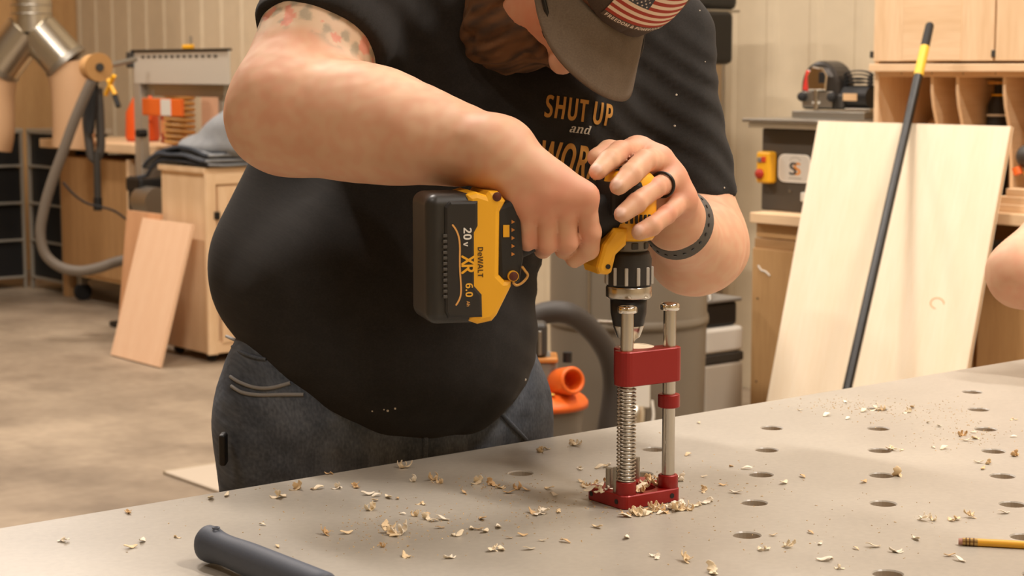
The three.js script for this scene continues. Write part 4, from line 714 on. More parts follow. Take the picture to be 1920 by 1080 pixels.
// drum with hose, vacuum, cases
{
  const c = V(0.33, 0, -5.1), R = 0.222, t = thing('dust_drum', 'tall grey steel drum with a rim band behind the drill guide', 'drum', c);
  const paint = std(0x6a6154, 0.5);
  mesh('lower_shell', lathe([[0, 0.01], [R - 0.02, 0.01], [R - 0.012, 0.02], [R, 0.62], [R - 0.03, 0.62]], 56), paint, t);
  mesh('upper_shell', lathe([[R - 0.03, 0.612], [R + 0.005, 0.612], [R + 0.006, 0.624], [R + 0.004, 0.636], [R, 0.64], [R, 0.93], [R - 0.02, 0.95], [0, 0.96]], 56), std(0x736a5c, 0.48), t);
  const fr = mesh('latch_frame', merge(at(rbox(0.006, 0.16, 0.008, 0.002), -0.12, 0.72, 0.19), at(rbox(0.006, 0.16, 0.008, 0.002), -0.05, 0.72, 0.222), at(rbox(0.075, 0.006, 0.008, 0.002), -0.085, 0.64, 0.208, 0, -0.42), at(rbox(0.075, 0.006, 0.008, 0.002), -0.085, 0.8, 0.208, 0, -0.42)), MAT.galv, t);
  const sp = mesh('clamp_block', at(rbox(0.05, 0.09, 0.05, 0.006), -0.03, 0.445, 0.235), MAT.galv, t); mesh('clamp_block_side', at(rbox(0.045, 0.075, 0.045, 0.006), 0.022, 0.445, 0.235), MAT.white, sp); mesh('bowl', at(lathe([[0, 0], [0.02, 0.003], [0.032, 0.02], [0.034, 0.07], [0, 0.07]], 24), 0.0, 0.345, 0.24), MAT.galv, sp);
  mesh('wire_bail', tube([V(0.05, 0.43, 0.25), V(0.053, 0.38, 0.26), V(0.035, 0.345, 0.265), V(0.0, 0.338, 0.27)], 0.004, 6), MAT.white, sp);
  solo('hose', tube([W(985, 612, 4.62), W(1012, 590, 4.62), W(1060, 586, 4.62), W(1105, 615, 4.66), W(1140, 665, 4.7), W(1150, 720, 4.72), W(1140, 800, 4.72), W(1120, 900, 4.72), W(1105, 1020, 4.72)], 0.029, 14), std(0x3a3530, 0.6), 'dark ribbed vacuum hose arching in front of the grey drum', 'hose');
}
{
  const t = thing('shop_vacuum', 'small orange-lidded grey shop vacuum beside the jeans', 'vacuum', V(0.072, 0, -4.4));
  const gy = std(0x5f584e, 0.5); const y = 0.525;
  mesh('tank', lathe([[0, 0.02], [0.085, 0.02], [0.092, 0.03], [0.1, 0.35], [0.096, 0.37], [0.1, 0.38], [0.104, y - 0.03], [0.108, y - 0.02], [0, y - 0.02]], 36), gy, t);
  mesh('lid', lathe([[0, y + 0.015], [0.085, y + 0.012], [0.108, y - 0.004], [0.116, y - 0.014], [0.116, y - 0.026], [0, y - 0.026]], 40), MAT.orange, t);
  const po = mesh('port', at(lathe([[0, -0.012], [0.034, -0.012], [0.034, 0.05], [0.031, 0.056], [0.026, 0.056], [0.0235, 0.05], [0.0225, -0.006], [0, -0.006]], 28), 0.05, y + 0.04, 0.04, 1.35, 0.5), MAT.orange, t); mesh('port_neck', at(rbox(0.055, 0.05, 0.036, 0.012), 0.046, y + 0.012, 0.02), MAT.orange, po);
  mesh('motor_head', at(rbox(0.14, 0.1, 0.13, 0.022), -0.03, y + 0.05, -0.03), MAT.grey, t); mesh('head_band', at(rbox(0.12, 0.012, 0.1, 0.004), -0.02, y + 0.092, -0.01), std(0xb87a3a, 0.5), t);
  const bp = mesh('battery', at(rbox(0.085, 0.085, 0.07, 0.012), -0.028, y + 0.14, 0.0), MAT.darkgrey, t); for (let k = 0; k < 4; k++) mesh('battery_rib', at(rbox(0.008, 0.06, 0.006, 0.002), -0.055 + k * 0.017, y + 0.135, 0.036), MAT.dull, bp); mesh('battery_tab', at(rbox(0.016, 0.05, 0.012, 0.004), -0.066, y + 0.15, 0.036), MAT.orange, bp);
  mesh('label', at(rbox(0.05, 0.001, 0.025, 0.0004), 0.005, y + 0.0155, 0.075), std(0xe2c15a, 0.6), t);
  mesh('switch', at(cyl(0.012, 0.012, 0.025, 14), 0.065, y + 0.09, -0.03), MAT.black, t);
}
{
  const t = sthing('drawer_case', 'white plastic drawer case on the floor beside the machine stand', 'case', 0.165, 0, 1.075);
  const D = 0.17, w = 0.26;
  mesh('shell', at(rbox(w, 0.425, D, 0.012), 0, 0.2125, -D / 2 + 0.06), std(0xbdb4a4, 0.5), t);
  for (let k = 0; k < 3; k++) { const y = 0.07 + k * 0.135, dr = mesh('drawer', at(rbox(w - 0.03, 0.12, 0.016, 0.005), 0, y, 0.064), MAT.white, t); mesh('pull', at(rbox(0.09, 0.022, 0.01, 0.003), 0.05, y + 0.03, 0.073), MAT.darkgrey, dr); }
  const u = sthing('tool_case', 'white lidded tool case stacked on the drawer case', 'case', 0.165, 0.4255, 1.075);
  mesh('base', at(rbox(w, 0.03, D, 0.006), 0, 0.015, -D / 2 + 0.06), MAT.darkgrey, u); mesh('box', at(rbox(w, 0.08, D, 0.014), 0, 0.07, -D / 2 + 0.06), MAT.white, u); mesh('latch', at(rbox(0.05, 0.03, 0.01, 0.003), -0.05, 0.06, 0.064), MAT.grey, u);
  const k = sthing('tool_box', 'open black tool box with wire handle on the white case', 'tool box', 0.165, 0.5365, 1.075);
  mesh('tub', at(rbox(w - 0.03, 0.075, D - 0.03, 0.012), 0, 0.0375, -D / 2 + 0.06), MAT.black, k); mesh('rim', at(rbox(w - 0.01, 0.012, D - 0.01, 0.005), 0, 0.081, -D / 2 + 0.06), MAT.grey, k); mesh('bail', tube([V(-0.12, 0.08, 0.05), V(-0.08, 0.13, 0.0), V(0.05, 0.135, -0.02), V(0.12, 0.085, 0.03)], 0.005, 6), MAT.dull, k);
  mesh('cord', tube([V(0.075, 0.09, 0.03), V(0.078, 0.06, 0.066), V(0.078, -0.03, 0.07), V(0.085, -0.085, 0.078), V(0.1, -0.1, 0.084)], 0.006, 6), MAT.darkgrey, k);
}
// drill press by the wall
{
  const t = sthing('drill_press', 'black drill press standing by the wall behind the man', 'drill press', -0.93, 0, 0.15);
  mesh('base', at(rbox(0.34, 0.06, 0.5, 0.012), 0, 0.03, 0), MAT.iron, t); mesh('column', at(cyl(0.04, 0.04, 1.5, 24), 0, 0.8, -0.08), MAT.dull, t); mesh('work_table', at(rbox(0.3, 0.03, 0.3, 0.01), 0, 0.95, 0.06), MAT.iron, t);
  mesh('head', at(rbox(0.26, 0.2, 0.36, 0.02), 0.1, 1.44, 0.02), MAT.iron, t); mesh('belt_cover', at(rbox(0.22, 0.11, 0.56, 0.03), 0.03, 1.6, 0), MAT.black, t); mesh('cover_trim', at(rbox(0.225, 0.01, 0.565, 0.003), 0.03, 1.545, 0), MAT.dull, t);
  mesh('side_box', at(rbox(0.1, 0.14, 0.12, 0.01), 0.25, 1.38, 0.1), MAT.black, t); mesh('side_trim', at(rbox(0.103, 0.008, 0.123, 0.002), 0.25, 1.402, 0.1), MAT.dull, t);
  mesh('quill', at(lathe([[0, 0], [0.014, 0], [0.02, 0.05], [0.03, 0.06], [0.03, 0.14], [0, 0.14]], 24), 0.235, 1.2, 0.1), MAT.iron, t);
  for (let k = 0; k < 3; k++) { const a = k * 2.09; mesh('feed_handle', rod(V(0.15, 1.36, 0.0), V(0.17, 1.36 + 0.12 * Math.cos(a), 0.12 * Math.sin(a)), 0.006, 0.008), MAT.dull, t); }
}
{ const m = struct('trim_1', rbox(0.06, CEIL, 0.1, 0.004), std(0x9c8463, 0.6)); m.position.copy(shop(-1.2, CEIL / 2, -0.38)); m.rotation.y = PHI; }

// ---------- the shop behind: left side ----------
{
  const t = sthing('base_cabinet', 'maple rolling base cabinet with a grey moving blanket on top', 'cabinet', -3.0, 0, 0.98);   // origin at its near corner
  const w = 0.42, D = 0.62, h = 0.885, m = MAT.maple;
  mesh('carcass', at(rbox(w, h - 0.06, D - 0.03, 0.003), -w / 2 - 0.004, (h - 0.06) / 2 + 0.04, -D / 2 - 0.003), m, t);
  mesh('top', at(rbox(w + 0.006, 0.025, D, 0.003, 'z'), -w / 2, h - 0.0125, -D / 2), m, t);
  const stile = (z, hh, y) => mesh('stile', at(rbox(0.02, hh, 0.05, 0.002, 'y', z), 0.006, y, z), m, t), rail = (y, hh = 0.05) => mesh('rail', at(rbox(0.02, hh, D - 0.1, 0.002, 'z', y), 0.006, y, -D / 2), m, t);
  stile(-0.027, 0.82, 0.45); stile(-D + 0.025, 0.82, 0.45); rail(0.835); rail(0.42, 0.03); rail(0.07);
  const d1 = mesh('door', at(rbox(0.016, 0.36, D - 0.13, 0.002, 'y'), 0.004, 0.62, -D / 2), m, t); mesh('door_panel', at(rbox(0.006, 0.26, D - 0.23, 0.002, 'y', 0.3), 0.013, 0.62, -D / 2), m, d1);
  const d2 = mesh('door', at(rbox(0.02, 0.3, D - 0.14, 0.002, 'y', 0.6), 0.014, 0.24, -D / 2), m, t); mesh('door_pull', at(rbox(0.02, 0.012, 0.05, 0.003), 0.03, 0.36, -0.2), MAT.dull, d2);
  mesh('hinge', at(rbox(0.006, 0.035, 0.03, 0.002), 0.0185, 0.67, -0.055), MAT.iron, t);  // dark plate drawn in place of a shaded hole in the stile
  for (const [x, z] of [[-0.06, -0.06], [-0.06, -D + 0.06], [-w + 0.06, -0.06], [-w + 0.06, -D + 0.06]]) mesh('caster', at(cyl(0.025, 0.025, 0.022, 16), x, 0.025, z, 0, 0, Math.PI / 2), MAT.rubber, t);
}
{
  const bd = (name, label, b, d, w, L, leanD, mat, roll = 0) => { const t = sthing(name, label, 'board', b, 0, d, 'boards leaning on the cabinet'); const lean = -Math.asin(leanD / L); mesh('plank', boxUV(new RoundedBoxGeometry(w, L, 0.02, 1, 0.002), 'y', 1, b).translate(0, L / 2, 0.01).rotateX(lean).rotateZ(roll), mat, t); return t; };
  bd('cherry_board', 'wide pinkish board leaning in front on the maple cabinet', -3.255, 1.195, 0.46, 0.655, 0.183, wood([240, 204, 170], [222, 176, 138], 21.1, { contrast: 0.6 }));
  bd('cherry_board', 'darker brown board leaning behind the pinkish one', -3.53, 1.06, 0.32, 0.66, 0.075, MAT.cherry);
}
{ // folded moving blanket: four layers and a raised heap, shaped from soft slabs
  const t = sthing('moving_blanket', 'folded grey-blue moving blanket heaped on the maple cabinet', 'blanket', -3.17, 0.886, 0.7);
  const cloth = new THREE.MeshStandardMaterial({ map: speckle([138, 140, 142], 22, 5.1, 0.25, 40), roughness: 0.9 }), hem = std(0x34383f, 0.9);
  const layer = (b0, b1, d0, d1, y, dy, droopL, s) => (u, v) => { const b = lerp(b0, b1, u), d = lerp(d0, d1, v), o = clamp((-0.2 - b) / 0.14, 0, 1.3); return V(b, y + dy * Math.sin(Math.PI * clamp(u * 1.1, 0, 1)) * (0.6 + 0.4 * v) - droopL * o * o + 0.008 * noise(b * 9, d * 9, s) + 0.004, d); };
  const spec = [[-0.46, 0.2, -0.28, 0.27, 0.008, 0.012, 0.05, 1], [-0.38, 0.2, -0.27, 0.285, 0.028, 0.02, 0.03, 2], [-0.28, 0.2, -0.26, 0.27, 0.05, 0.03, 0.01, 3]];
  for (const a of spec) { const f = layer(...a); mesh('blanket_layer', shell(f, 20, 14, 0.014), cloth, t); const e = [], e2 = []; for (let i = 0; i <= 16; i++) { e.push(f(i / 16, 1)); e2.push(f(0, i / 16)); } mesh('hem', tube(e, 0.0095, 6), hem, t); mesh('hem', tube(e2, 0.0095, 6), hem, t); }
  const bl = blend(0.08, ellip(V(0.0, 0.085, 0.02), V(1, 0, 0), Y1, V(0, 0, 1), 0.27, 0.07, 0.25), ellip(V(0.1, 0.16, 0.0), V(0.9, 0.43, 0), V(-0.43, 0.9, 0), V(0, 0, 1), 0.2, 0.105, 0.22));
  mesh('heap', skinOf((x, y, z) => bl(x, y, z) + 0.012 * noise(x * 7, y * 7, z * 7), V(-0.32, -0.02, -0.36), V(0.45, 0.4, 0.36), 0.014), cloth, t);
  const edge = []; for (let i = 0; i <= 10; i++) { const u = i / 10; edge.push(march((x, y, z) => bl(x, y, z), V(lerp(-0.2, 0.2, u), 0.075 + 0.01 * Math.sin(u * 5), 0.5), V(0, 0, -1), 0.6)); } mesh('hem', tube(edge, 0.009, 6), hem, t);
}
{ // steel gantry with trays
  const t = sthing('tool_gantry', 'galvanised steel frame with a slotted top tray over the left bench', 'stand', -4.25, 0, 0.62);
  const al = std(0xb9b2a5, 0.4, 0.6);
  mesh('upright', at(rbox(0.07, 0.66, 0.05, 0.006), 0.0, 1.06, 0), al, t); mesh('upright', at(rbox(0.05, 0.2, 0.05, 0.006), 0.75, 1.17, -0.05), al, t);
  const tray = mesh('tray', merge(at(rbox(0.94, 0.16, 0.012, 0.003), 0.45, 1.33, 0.02), at(rbox(0.94, 0.01, 0.2, 0.003), 0.45, 1.255, -0.08)), std(0xcfc8ba, 0.45, 0.3), t);
  mesh('tray_edge', at(rbox(0.96, 0.012, 0.03, 0.003), 0.44, 1.415, 0.02), MAT.iron, t);
  for (let k = 0; k < 13; k++) mesh('slot', at(rbox(0.03, 0.012, 0.004, 0.002), 0.08 + k * 0.06, 1.385, 0.027), MAT.darkgrey, tray);  // dark plates on the tray face imitate shade in cut slots
  mesh('brace', at(rbox(0.8, 0.06, 0.03, 0.004), 0.42, 1.22, -0.02), MAT.dull, t); mesh('corner_block', at(rbox(0.06, 0.08, 0.06, 0.006), -0.05, 1.37, 0.01), MAT.darkgrey, t);
  mesh('pedestal', at(rbox(0.12, 0.74, 0.14, 0.012), 0.02, 0.37, 0), MAT.iron, t); mesh('pedestal_cap', at(rbox(0.16, 0.08, 0.16, 0.02), 0.03, 0.74, 0), MAT.black, t); mesh('foot', at(rbox(0.3, 0.03, 0.3, 0.01), 0.02, 0.015, 0), MAT.iron, t);
  mesh('knob', at(lathe([[0, 0], [0.02, 0], [0.03, 0.05], [0.055, 0.075], [0.055, 0.085], [0, 0.085]], 20), 0.76, 1.0, -0.05), MAT.black, t); mesh('knob_rod', at(cyl(0.012, 0.012, 0.03, 12), 0.76, 0.99, -0.05), MAT.black, t);
  mesh('motor', at(cyl(0.075, 0.075, 0.16, 24), 0.15, 0.66, 0.04, 0, 0, Math.PI / 2), MAT.dull, t); mesh('clamp_knob', at(cyl(0.02, 0.02, 0.05, 14), 0.05, 1.0, 0.03, Math.PI / 2), MAT.black, t);
  const yb = sthing('yellow_clamp', 'small yellow clamp lying on the gantry tray', 'clamp', -3.72, 1.4215, 0.64); mesh('jaw', at(rbox(0.09, 0.02, 0.02, 0.004), 0, 0.01, 0), MAT.yellow, yb); mesh('screw', at(cyl(0.006, 0.006, 0.06, 10), 0.03, 0.03, 0), MAT.dull, yb);
  const lv = sthing('spirit_level', 'orange level with a white label hanging under the gantry tray', 'level', -3.95, 1.1355, 0.66); mesh('beam', at(rbox(0.4, 0.085, 0.02, 0.004), 0, 0, 0), MAT.orange, lv); mesh('label', at(rbox(0.1, 0.08, 0.004, 0.001), 0.05, 0, 0.011), MAT.white, lv); mesh('hanger', at(cyl(0.004, 0.004, 0.05, 8), -0.1, 0.06, 0), MAT.dull, lv);
}
{ // coils of air hose on the bench behind the gantry
  const coil = (b, y, d, R, n, m, label, rise) => { const t = sthing('air_hose', label, 'hose', b, y, d); const pts = []; for (let i = 0; i <= n * 14; i++) { const a = i / 14 * Math.PI * 2; pts.push(V(R * Math.cos(a), i / (n * 14) * rise, R * Math.sin(a))); } mesh('coil', tube(pts, 0.011, 6, false, n * 14), m, t); return t; };
  coil(-4.4, 0.937, 0.32, 0.075, 10, std(0xb98848, 0.5), 'brown coiled air hose standing on the left bench', 0.3);
  coil(-3.85, 0.937, 0.1, 0.075, 9, std(0xd2b183, 0.5), 'pale tan coiled air hose behind the gantry upright', 0.45);
}
{ // left bench
  const t = sthing('tool_bench', 'long wood-topped tool bench with open black bays at the left wall', 'workbench', -4.67, 0, 0.1);
  const w = 2.12, D = 0.8, H = 0.925;
  mesh('worktop', at(rbox(w, 0.05, D, 0.005, 'x'), 0, H - 0.025, 0), MAT.maple, t);
  mesh('cabinet_side', at(rbox(0.86, 0.66, 0.02, 0.003), -0.47, 0.5, D / 2 - 0.06), MAT.oldply, t); mesh('cabinet_body', at(rbox(0.84, 0.66, D - 0.12, 0.003), -0.47, 0.5, -0.02), MAT.oldply, t);
  mesh('cabinet_edge', at(rbox(0.03, 0.68, 0.04, 0.003), -0.04, 0.5, D / 2 - 0.05), MAT.maple, t); mesh('cabinet_base', at(rbox(0.9, 0.02, D - 0.08, 0.003), -0.47, 0.16, -0.02), MAT.tanply, t);
  for (const x of [0.16, 0.52, 0.88]) mesh('bay_side', at(rbox(0.02, 0.72, 0.6, 0.003), x, 0.5, -0.06), MAT.tanply, t);      // open bays under the top
  mesh('bay_back', at(rbox(0.74, 0.72, 0.012, 0.002), 0.52, 0.5, -0.36), MAT.oldply, t); for (const y of [0.15, 0.55]) mesh('bay_shelf', at(rbox(0.72, 0.018, 0.58, 0.002, 'x'), 0.52, y, -0.06), MAT.tanply, t);
  for (const x of [-0.8, -0.1]) for (const z of [-0.28, 0.28]) { const c = mesh('caster', at(cyl(0.05, 0.05, 0.035, 18), x, 0.05, z, 0, 0, Math.PI / 2), MAT.rubber, t); mesh('caster_fork', at(rbox(0.05, 0.06, 0.05, 0.006), x, 0.12, z), MAT.dull, c); }
  for (const x of [-1.01, 1.01]) mesh('leg', at(rbox(0.07, H - 0.05, 0.07, 0.004), x, (H - 0.05) / 2, 0.25), MAT.oldply, t);
}
{ // black bins in the corner, framed in aluminium
  const bins = (label, b, d, w, turn) => {
    const t = sthing('bin_rack', label, 'rack', b, 0, d, undefined, turn); const al = std(0xb3ada0, 0.4, 0.6);
    mesh('frame_top', at(rbox(w, 0.03, 0.34, 0.004), w / 2, 0.955, -0.17), al, t);
    for (const x of [0.012, w - 0.012]) mesh('frame_post', at(rbox(0.016, 0.94, 0.02, 0.003), x, 0.47, -0.012), al, t);
    for (let k = 0; k < 4; k++) { const y = 0.07 + k * 0.225; mesh('bin', at(rbox(w - 0.036, 0.207, 0.3, 0.006), w / 2, y + 0.11, -0.17), MAT.black, t); mesh('shelf_rail', at(rbox(w - 0.03, 0.014, 0.02, 0.003), w / 2, y, -0.01), al, t); }
    return t;
  };
  bins('black drawer rack with aluminium rails along the back wall corner', -6.22, 0.36, 0.46, 0);
  bins('black drawer rack with aluminium rails along the plywood side wall', -6.23, 1.3, 0.93, Math.PI / 2);
}
{ // ducts
  const t = sthing('duct_wye', 'shiny galvanised duct splitting into two tan flexible legs', 'duct', -5.75, 0, 0.85);
  t.position.copy(W(58, 0, 9.9)).setY(0); t.rotation.y = 0;
  const k = 9.9 / FPX, X = (px) => (px - 58) * k, Yp = (py) => W(58, py, 9.9).y;
  mesh('main_duct', rod(V(0, Yp(52), 0), V(0, CEIL - 0.01, 0), 0.108, 0.108, 32), MAT.galv, t); mesh('collar', at(cyl(0.115, 0.115, 0.06, 32), 0, Yp(50), 0), MAT.galv, t);
  for (let j = 0; j < 3; j++) mesh('duct_seam', at(new THREE.TorusGeometry(0.109, 0.004, 6, 32), 0, Yp(10 + j * 16), 0, Math.PI / 2), MAT.dull, t);
  for (const [s, ex, ey] of [[1, 120, 118], [-1, -8, 128]]) {
    mesh('wye_leg', rod(V(s * 0.03, Yp(58), 0), V(X(ex), Yp(ey), 0), 0.115, 0.118, 32), MAT.galv, t);
    const e = V(X(ex), Yp(ey), 0), dir = e.clone().sub(V(s * 0.03, Yp(58), 0)).normalize();
    mesh('end_bead', rod(e.clone().addScaledVector(dir, -0.02), e.clone().addScaledVector(dir, 0.012), 0.125, 0.125, 32), MAT.dull, t);
    mesh('flexible_leg', tube([e, V(X(ex + s * 9), Yp(ey + 50), 0), V(X(s > 0 ? 130 : -20), Yp(250), 0), V(X(s > 0 ? 128 : -26), 0.9, 0)], 0.112, 24), std(0xc09a74, 0.6), t);
  }
}
{ // hoses and cords hanging in front of the left bench
  const Z = 9.0, w = (x, y) => W(x, y, Z);
  solo('vacuum_hose', tube([[172, 152], [160, 178], [140, 225], [118, 285], [96, 345], [82, 395], [76, 440], [86, 478], [112, 500], [148, 508], [185, 502], [215, 492], [236, 487]].map(([x, y]) => W(x, y, 8.8)), 0.026, 12), std(0x6b6155, 0.6), 'grey vacuum hose looping down in front of the black racks', 'hose');
  const t = thing('hanging_hoses', 'black hoses hanging in a bundle from the wooden reel', 'hose', W(182, 128, Z));
  const o = W(182, 128, Z), r = (x, y, z = 0) => W(x, y, Z).sub(o).add(V(0, 0, z));
  mesh('hose_loop', tube([r(178, 150), r(163, 200), r(166, 260), r(175, 300), r(186, 290), r(188, 230), r(184, 165)], 0.022, 10), std(0x45403a, 0.6), t); mesh('hose_loop', tube([r(176, 150, 0.05), r(170, 190, 0.05), r(172, 250, 0.05), r(178, 200, 0.05), r(182, 160, 0.05)], 0.02, 10), MAT.rubber, t);
  mesh('hose_tail', tube([r(183, 285, 0.02), r(184, 330, 0.02), r(185, 375, 0.02)], 0.018, 10), MAT.darkgrey, t); mesh('tail_end', rod(r(185, 370, 0.02), r(185, 394, 0.02), 0.022, 0.022), MAT.black, t);
  mesh('fitting', rod(r(163, 193, 0.05), r(172, 193, 0.05), 0.012, 0.012), MAT.steel, t); mesh('fitting', rod(r(176, 172, 0.05), r(184, 172, 0.05), 0.014, 0.014), std(0xc79a5a, 0.3, 0.8), t);
  const reel = thing('wooden_reel', 'tan wooden reel with hoses hung over it', 'reel', W(178, 126, Z - 0.08)); mesh('drum', at(cyl(0.062, 0.062, 0.1, 28), 0, 0, 0, Math.PI / 2, 0.6), std(0xcf9f68, 0.6), reel); mesh('flange', at(cyl(0.07, 0.07, 0.012, 28), 0, 0, 0.05, Math.PI / 2).rotateY(0.6), std(0xb98a50, 0.6), reel); mesh('hub', at(cyl(0.02, 0.02, 0.02, 16), 0, 0, 0.06, Math.PI / 2).rotateY(0.6), MAT.darkgrey, reel); mesh('arm', rod(V(0.02, 0, -0.06), V(0.16, 0.04, -0.2), 0.014), MAT.dull, reel);
  solo('power_cord', tube([[118, 342], [140, 366], [165, 382], [190, 388], [215, 396], [238, 412]].map(([x, y]) => W(x, y, 8.9)), 0.006, 6), MAT.rubber, 'thin black cord sagging across the left bench cabinet', 'cord');
  const jug = sthing('fuel_jug', 'orange plastic jug standing on the left bench', 'jug', -5.0, 0.925, 0.22); mesh('jug_body', lathe([[0, 0], [0.085, 0], [0.095, 0.02], [0.09, 0.16], [0.05, 0.24], [0.022, 0.27], [0.022, 0.3], [0, 0.3]], 24), std(0xd9551c, 0.45), jug); mesh('jug_cap', at(cyl(0.026, 0.026, 0.03, 16), 0, 0.315, 0), MAT.black, jug); mesh('handle', tube([V(0.03, 0.26, 0), V(0.1, 0.24, 0), V(0.095, 0.12, 0)], 0.012, 8), std(0xd9551c, 0.45), jug);
  const can = sthing('red_can', 'dark red can beside the orange jug', 'can', -4.68, 0.925, 0.2); mesh('can_body', lathe([[0, 0], [0.07, 0], [0.07, 0.2], [0.05, 0.215], [0, 0.215]], 24), std(0x9c2a1c, 0.45), can); mesh('can_label', at(cyl(0.0708, 0.0708, 0.07, 24), 0, 0.09, 0), std(0xd08a5a, 0.6), can); mesh('can_cap', at(cyl(0.03, 0.03, 0.03, 16), 0, 0.225, 0), MAT.black, can);
  const yc = sthing('yellow_clamp', 'yellow spring clamp gripping the hose reel', 'clamp', -4.58, 1.19, 0.62); mesh('jaw', rod(V(-0.06, 0.0, 0), V(0.04, 0.1, 0), 0.012), MAT.yellow, yc); mesh('jaw', rod(V(-0.05, 0.1, 0), V(0.05, 0.0, 0), 0.012), MAT.yellow, yc); mesh('grip', rod(V(0.04, 0.0, 0), V(0.08, -0.06, 0), 0.014), MAT.rubber, yc);
  const cb = sthing('cardboard_box', 'tan cardboard box behind the gantry upright', 'box', -4.3, 0.925, 0.0); mesh('box', at(rbox(0.34, 0.3, 0.3, 0.004), 0, 0.15, 0), std(0xc69c7c, 0.8), cb); mesh('flap', at(rbox(0.34, 0.006, 0.15, 0.002), 0, 0.303, 0.08, 0.1), std(0xb98d6c, 0.8), cb);
  const pb = solo('panel_offcut', rbox(0.42, 0.7, 0.02, 0.003), MAT.maple, 'maple panel standing behind the folded blanket', 'panel'); pb.position.copy(onD(0, 0, 0).set(0, 0, 0)).copy(shop(-4.0, 0.925 + 0.352, -0.2)); pb.rotation.y = PHI;
}
{ // floor mat behind the man
  const t = sthing('floor_mat', 'pale beige mat lying on the concrete behind the table', 'mat', -1.1, 0, 2.23);
  mesh('mat', at(rbox(1.3, 0.012, 0.95, 0.005, 'x'), 0.65, 0.0062, -0.475), std(0xb9ab98, 0.8), t); mesh('edge_binding', at(rbox(0.02, 0.013, 0.95, 0.004), 0.0, 0.0066, -0.475), std(0xa89880, 0.8), t);
}
// ---------- on the table ----------
{ // hammer: only the end of its grip reaches into the picture
  const a = onTop(402, 1060), b = onTop(640, 1160), dir = b.clone().sub(a).setY(0).normalize();
  const t = thing('hammer', 'hammer with a blue-grey rubber grip lying on the table front', 'hammer', a.clone().setY(TOP), Math.atan2(-dir.z, dir.x));
  const prof = (x) => 0.0148 + 0.0028 * Math.exp(-((x - 0.004) ** 2) / 0.00022) - 0.0012 * Math.exp(-((x - 0.04) ** 2) / 0.0006);
  const pts = []; for (let i = 0; i <= 24; i++) { const x = i / 24 * 0.19; pts.push([prof(x) * (i === 0 ? 0.62 : i === 1 ? 0.93 : 1), x]); }
  const grip = lathe([[0, 0], ...pts, [0.011, 0.194], [0, 0.194]], 32).rotateZ(-Math.PI / 2).scale(1, 1.0, 0.86).translate(-0.018, 0.0172, 0);
  mesh('grip', grip, new THREE.MeshStandardMaterial({ map: speckle([70, 76, 88], 10, 2.6, 0.05, 50), roughness: 0.62 }), t).userData.label = 'blue-grey rubber grip';
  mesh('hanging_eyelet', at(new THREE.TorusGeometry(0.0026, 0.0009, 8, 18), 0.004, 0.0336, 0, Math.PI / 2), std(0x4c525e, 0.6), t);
  mesh('shaft', at(cyl(0.0085, 0.0095, 0.14, 20), 0.235, 0.0172, 0, 0, 0, Math.PI / 2), std(0xb08a58, 0.5), t);
  const hd = mesh('head', at(rbox(0.026, 0.03, 0.05, 0.005), 0.3, 0.0172, 0), MAT.iron, t); mesh('face', at(cyl(0.013, 0.014, 0.035, 24), 0.3, 0.0172, 0.042, Math.PI / 2), MAT.steel, hd); mesh('claw', poly([[-0.012, -0.008], [-0.02, -0.06], [-0.014, -0.062], [0.004, -0.02], [0.012, -0.062], [0.018, -0.06], [0.012, -0.008]], 0.012, 0.002).rotateX(Math.PI / 2).translate(0.3, 0.0172, -0.018), MAT.iron, hd);
}
{ // pencil
  const a = onTop(1797, 1022), b = onTop(1960, 1031), d = b.clone().sub(a).setY(0).normalize();
  const t = thing('pencil', 'yellow hexagonal pencil with a worn eraser lying on the table', 'pencil', a.clone().setY(TOP), Math.atan2(-d.z, d.x));
  const R = 0.0037, hex = (x0, x1, r0 = R, r1 = R, n = 6) => at(cyl(r1, r0, x1 - x0, n).rotateY(Math.PI / 6), 0, 0, 0, 0, 0, -Math.PI / 2).translate((x0 + x1) / 2, R * 0.9, 0);
  mesh('eraser', hex(0, 0.004, 0.0028, 0.0032, 18), std(0xb98a7a, 0.8), t); mesh('barrel', hex(0.016, 0.165), std(0xe0a52a, 0.4), t);
  const fe = mesh('ferrule', hex(0.0035, 0.0165, 0.0036, 0.0037, 20), std(0xb99a62, 0.3, 0.9), t); for (const x of [0.006, 0.009, 0.0125]) mesh('ferrule_band', hex(x, x + 0.0012, 0.00395, 0.00395, 20), std(0x6a4a2a, 0.4, 0.5), fe);
  mesh('tip', hex(0.165, 0.183, R, 0.0008, 18), MAT.maple, t); mesh('lead', hex(0.183, 0.187, 0.0008, 0.0003, 8), MAT.black, t);
}
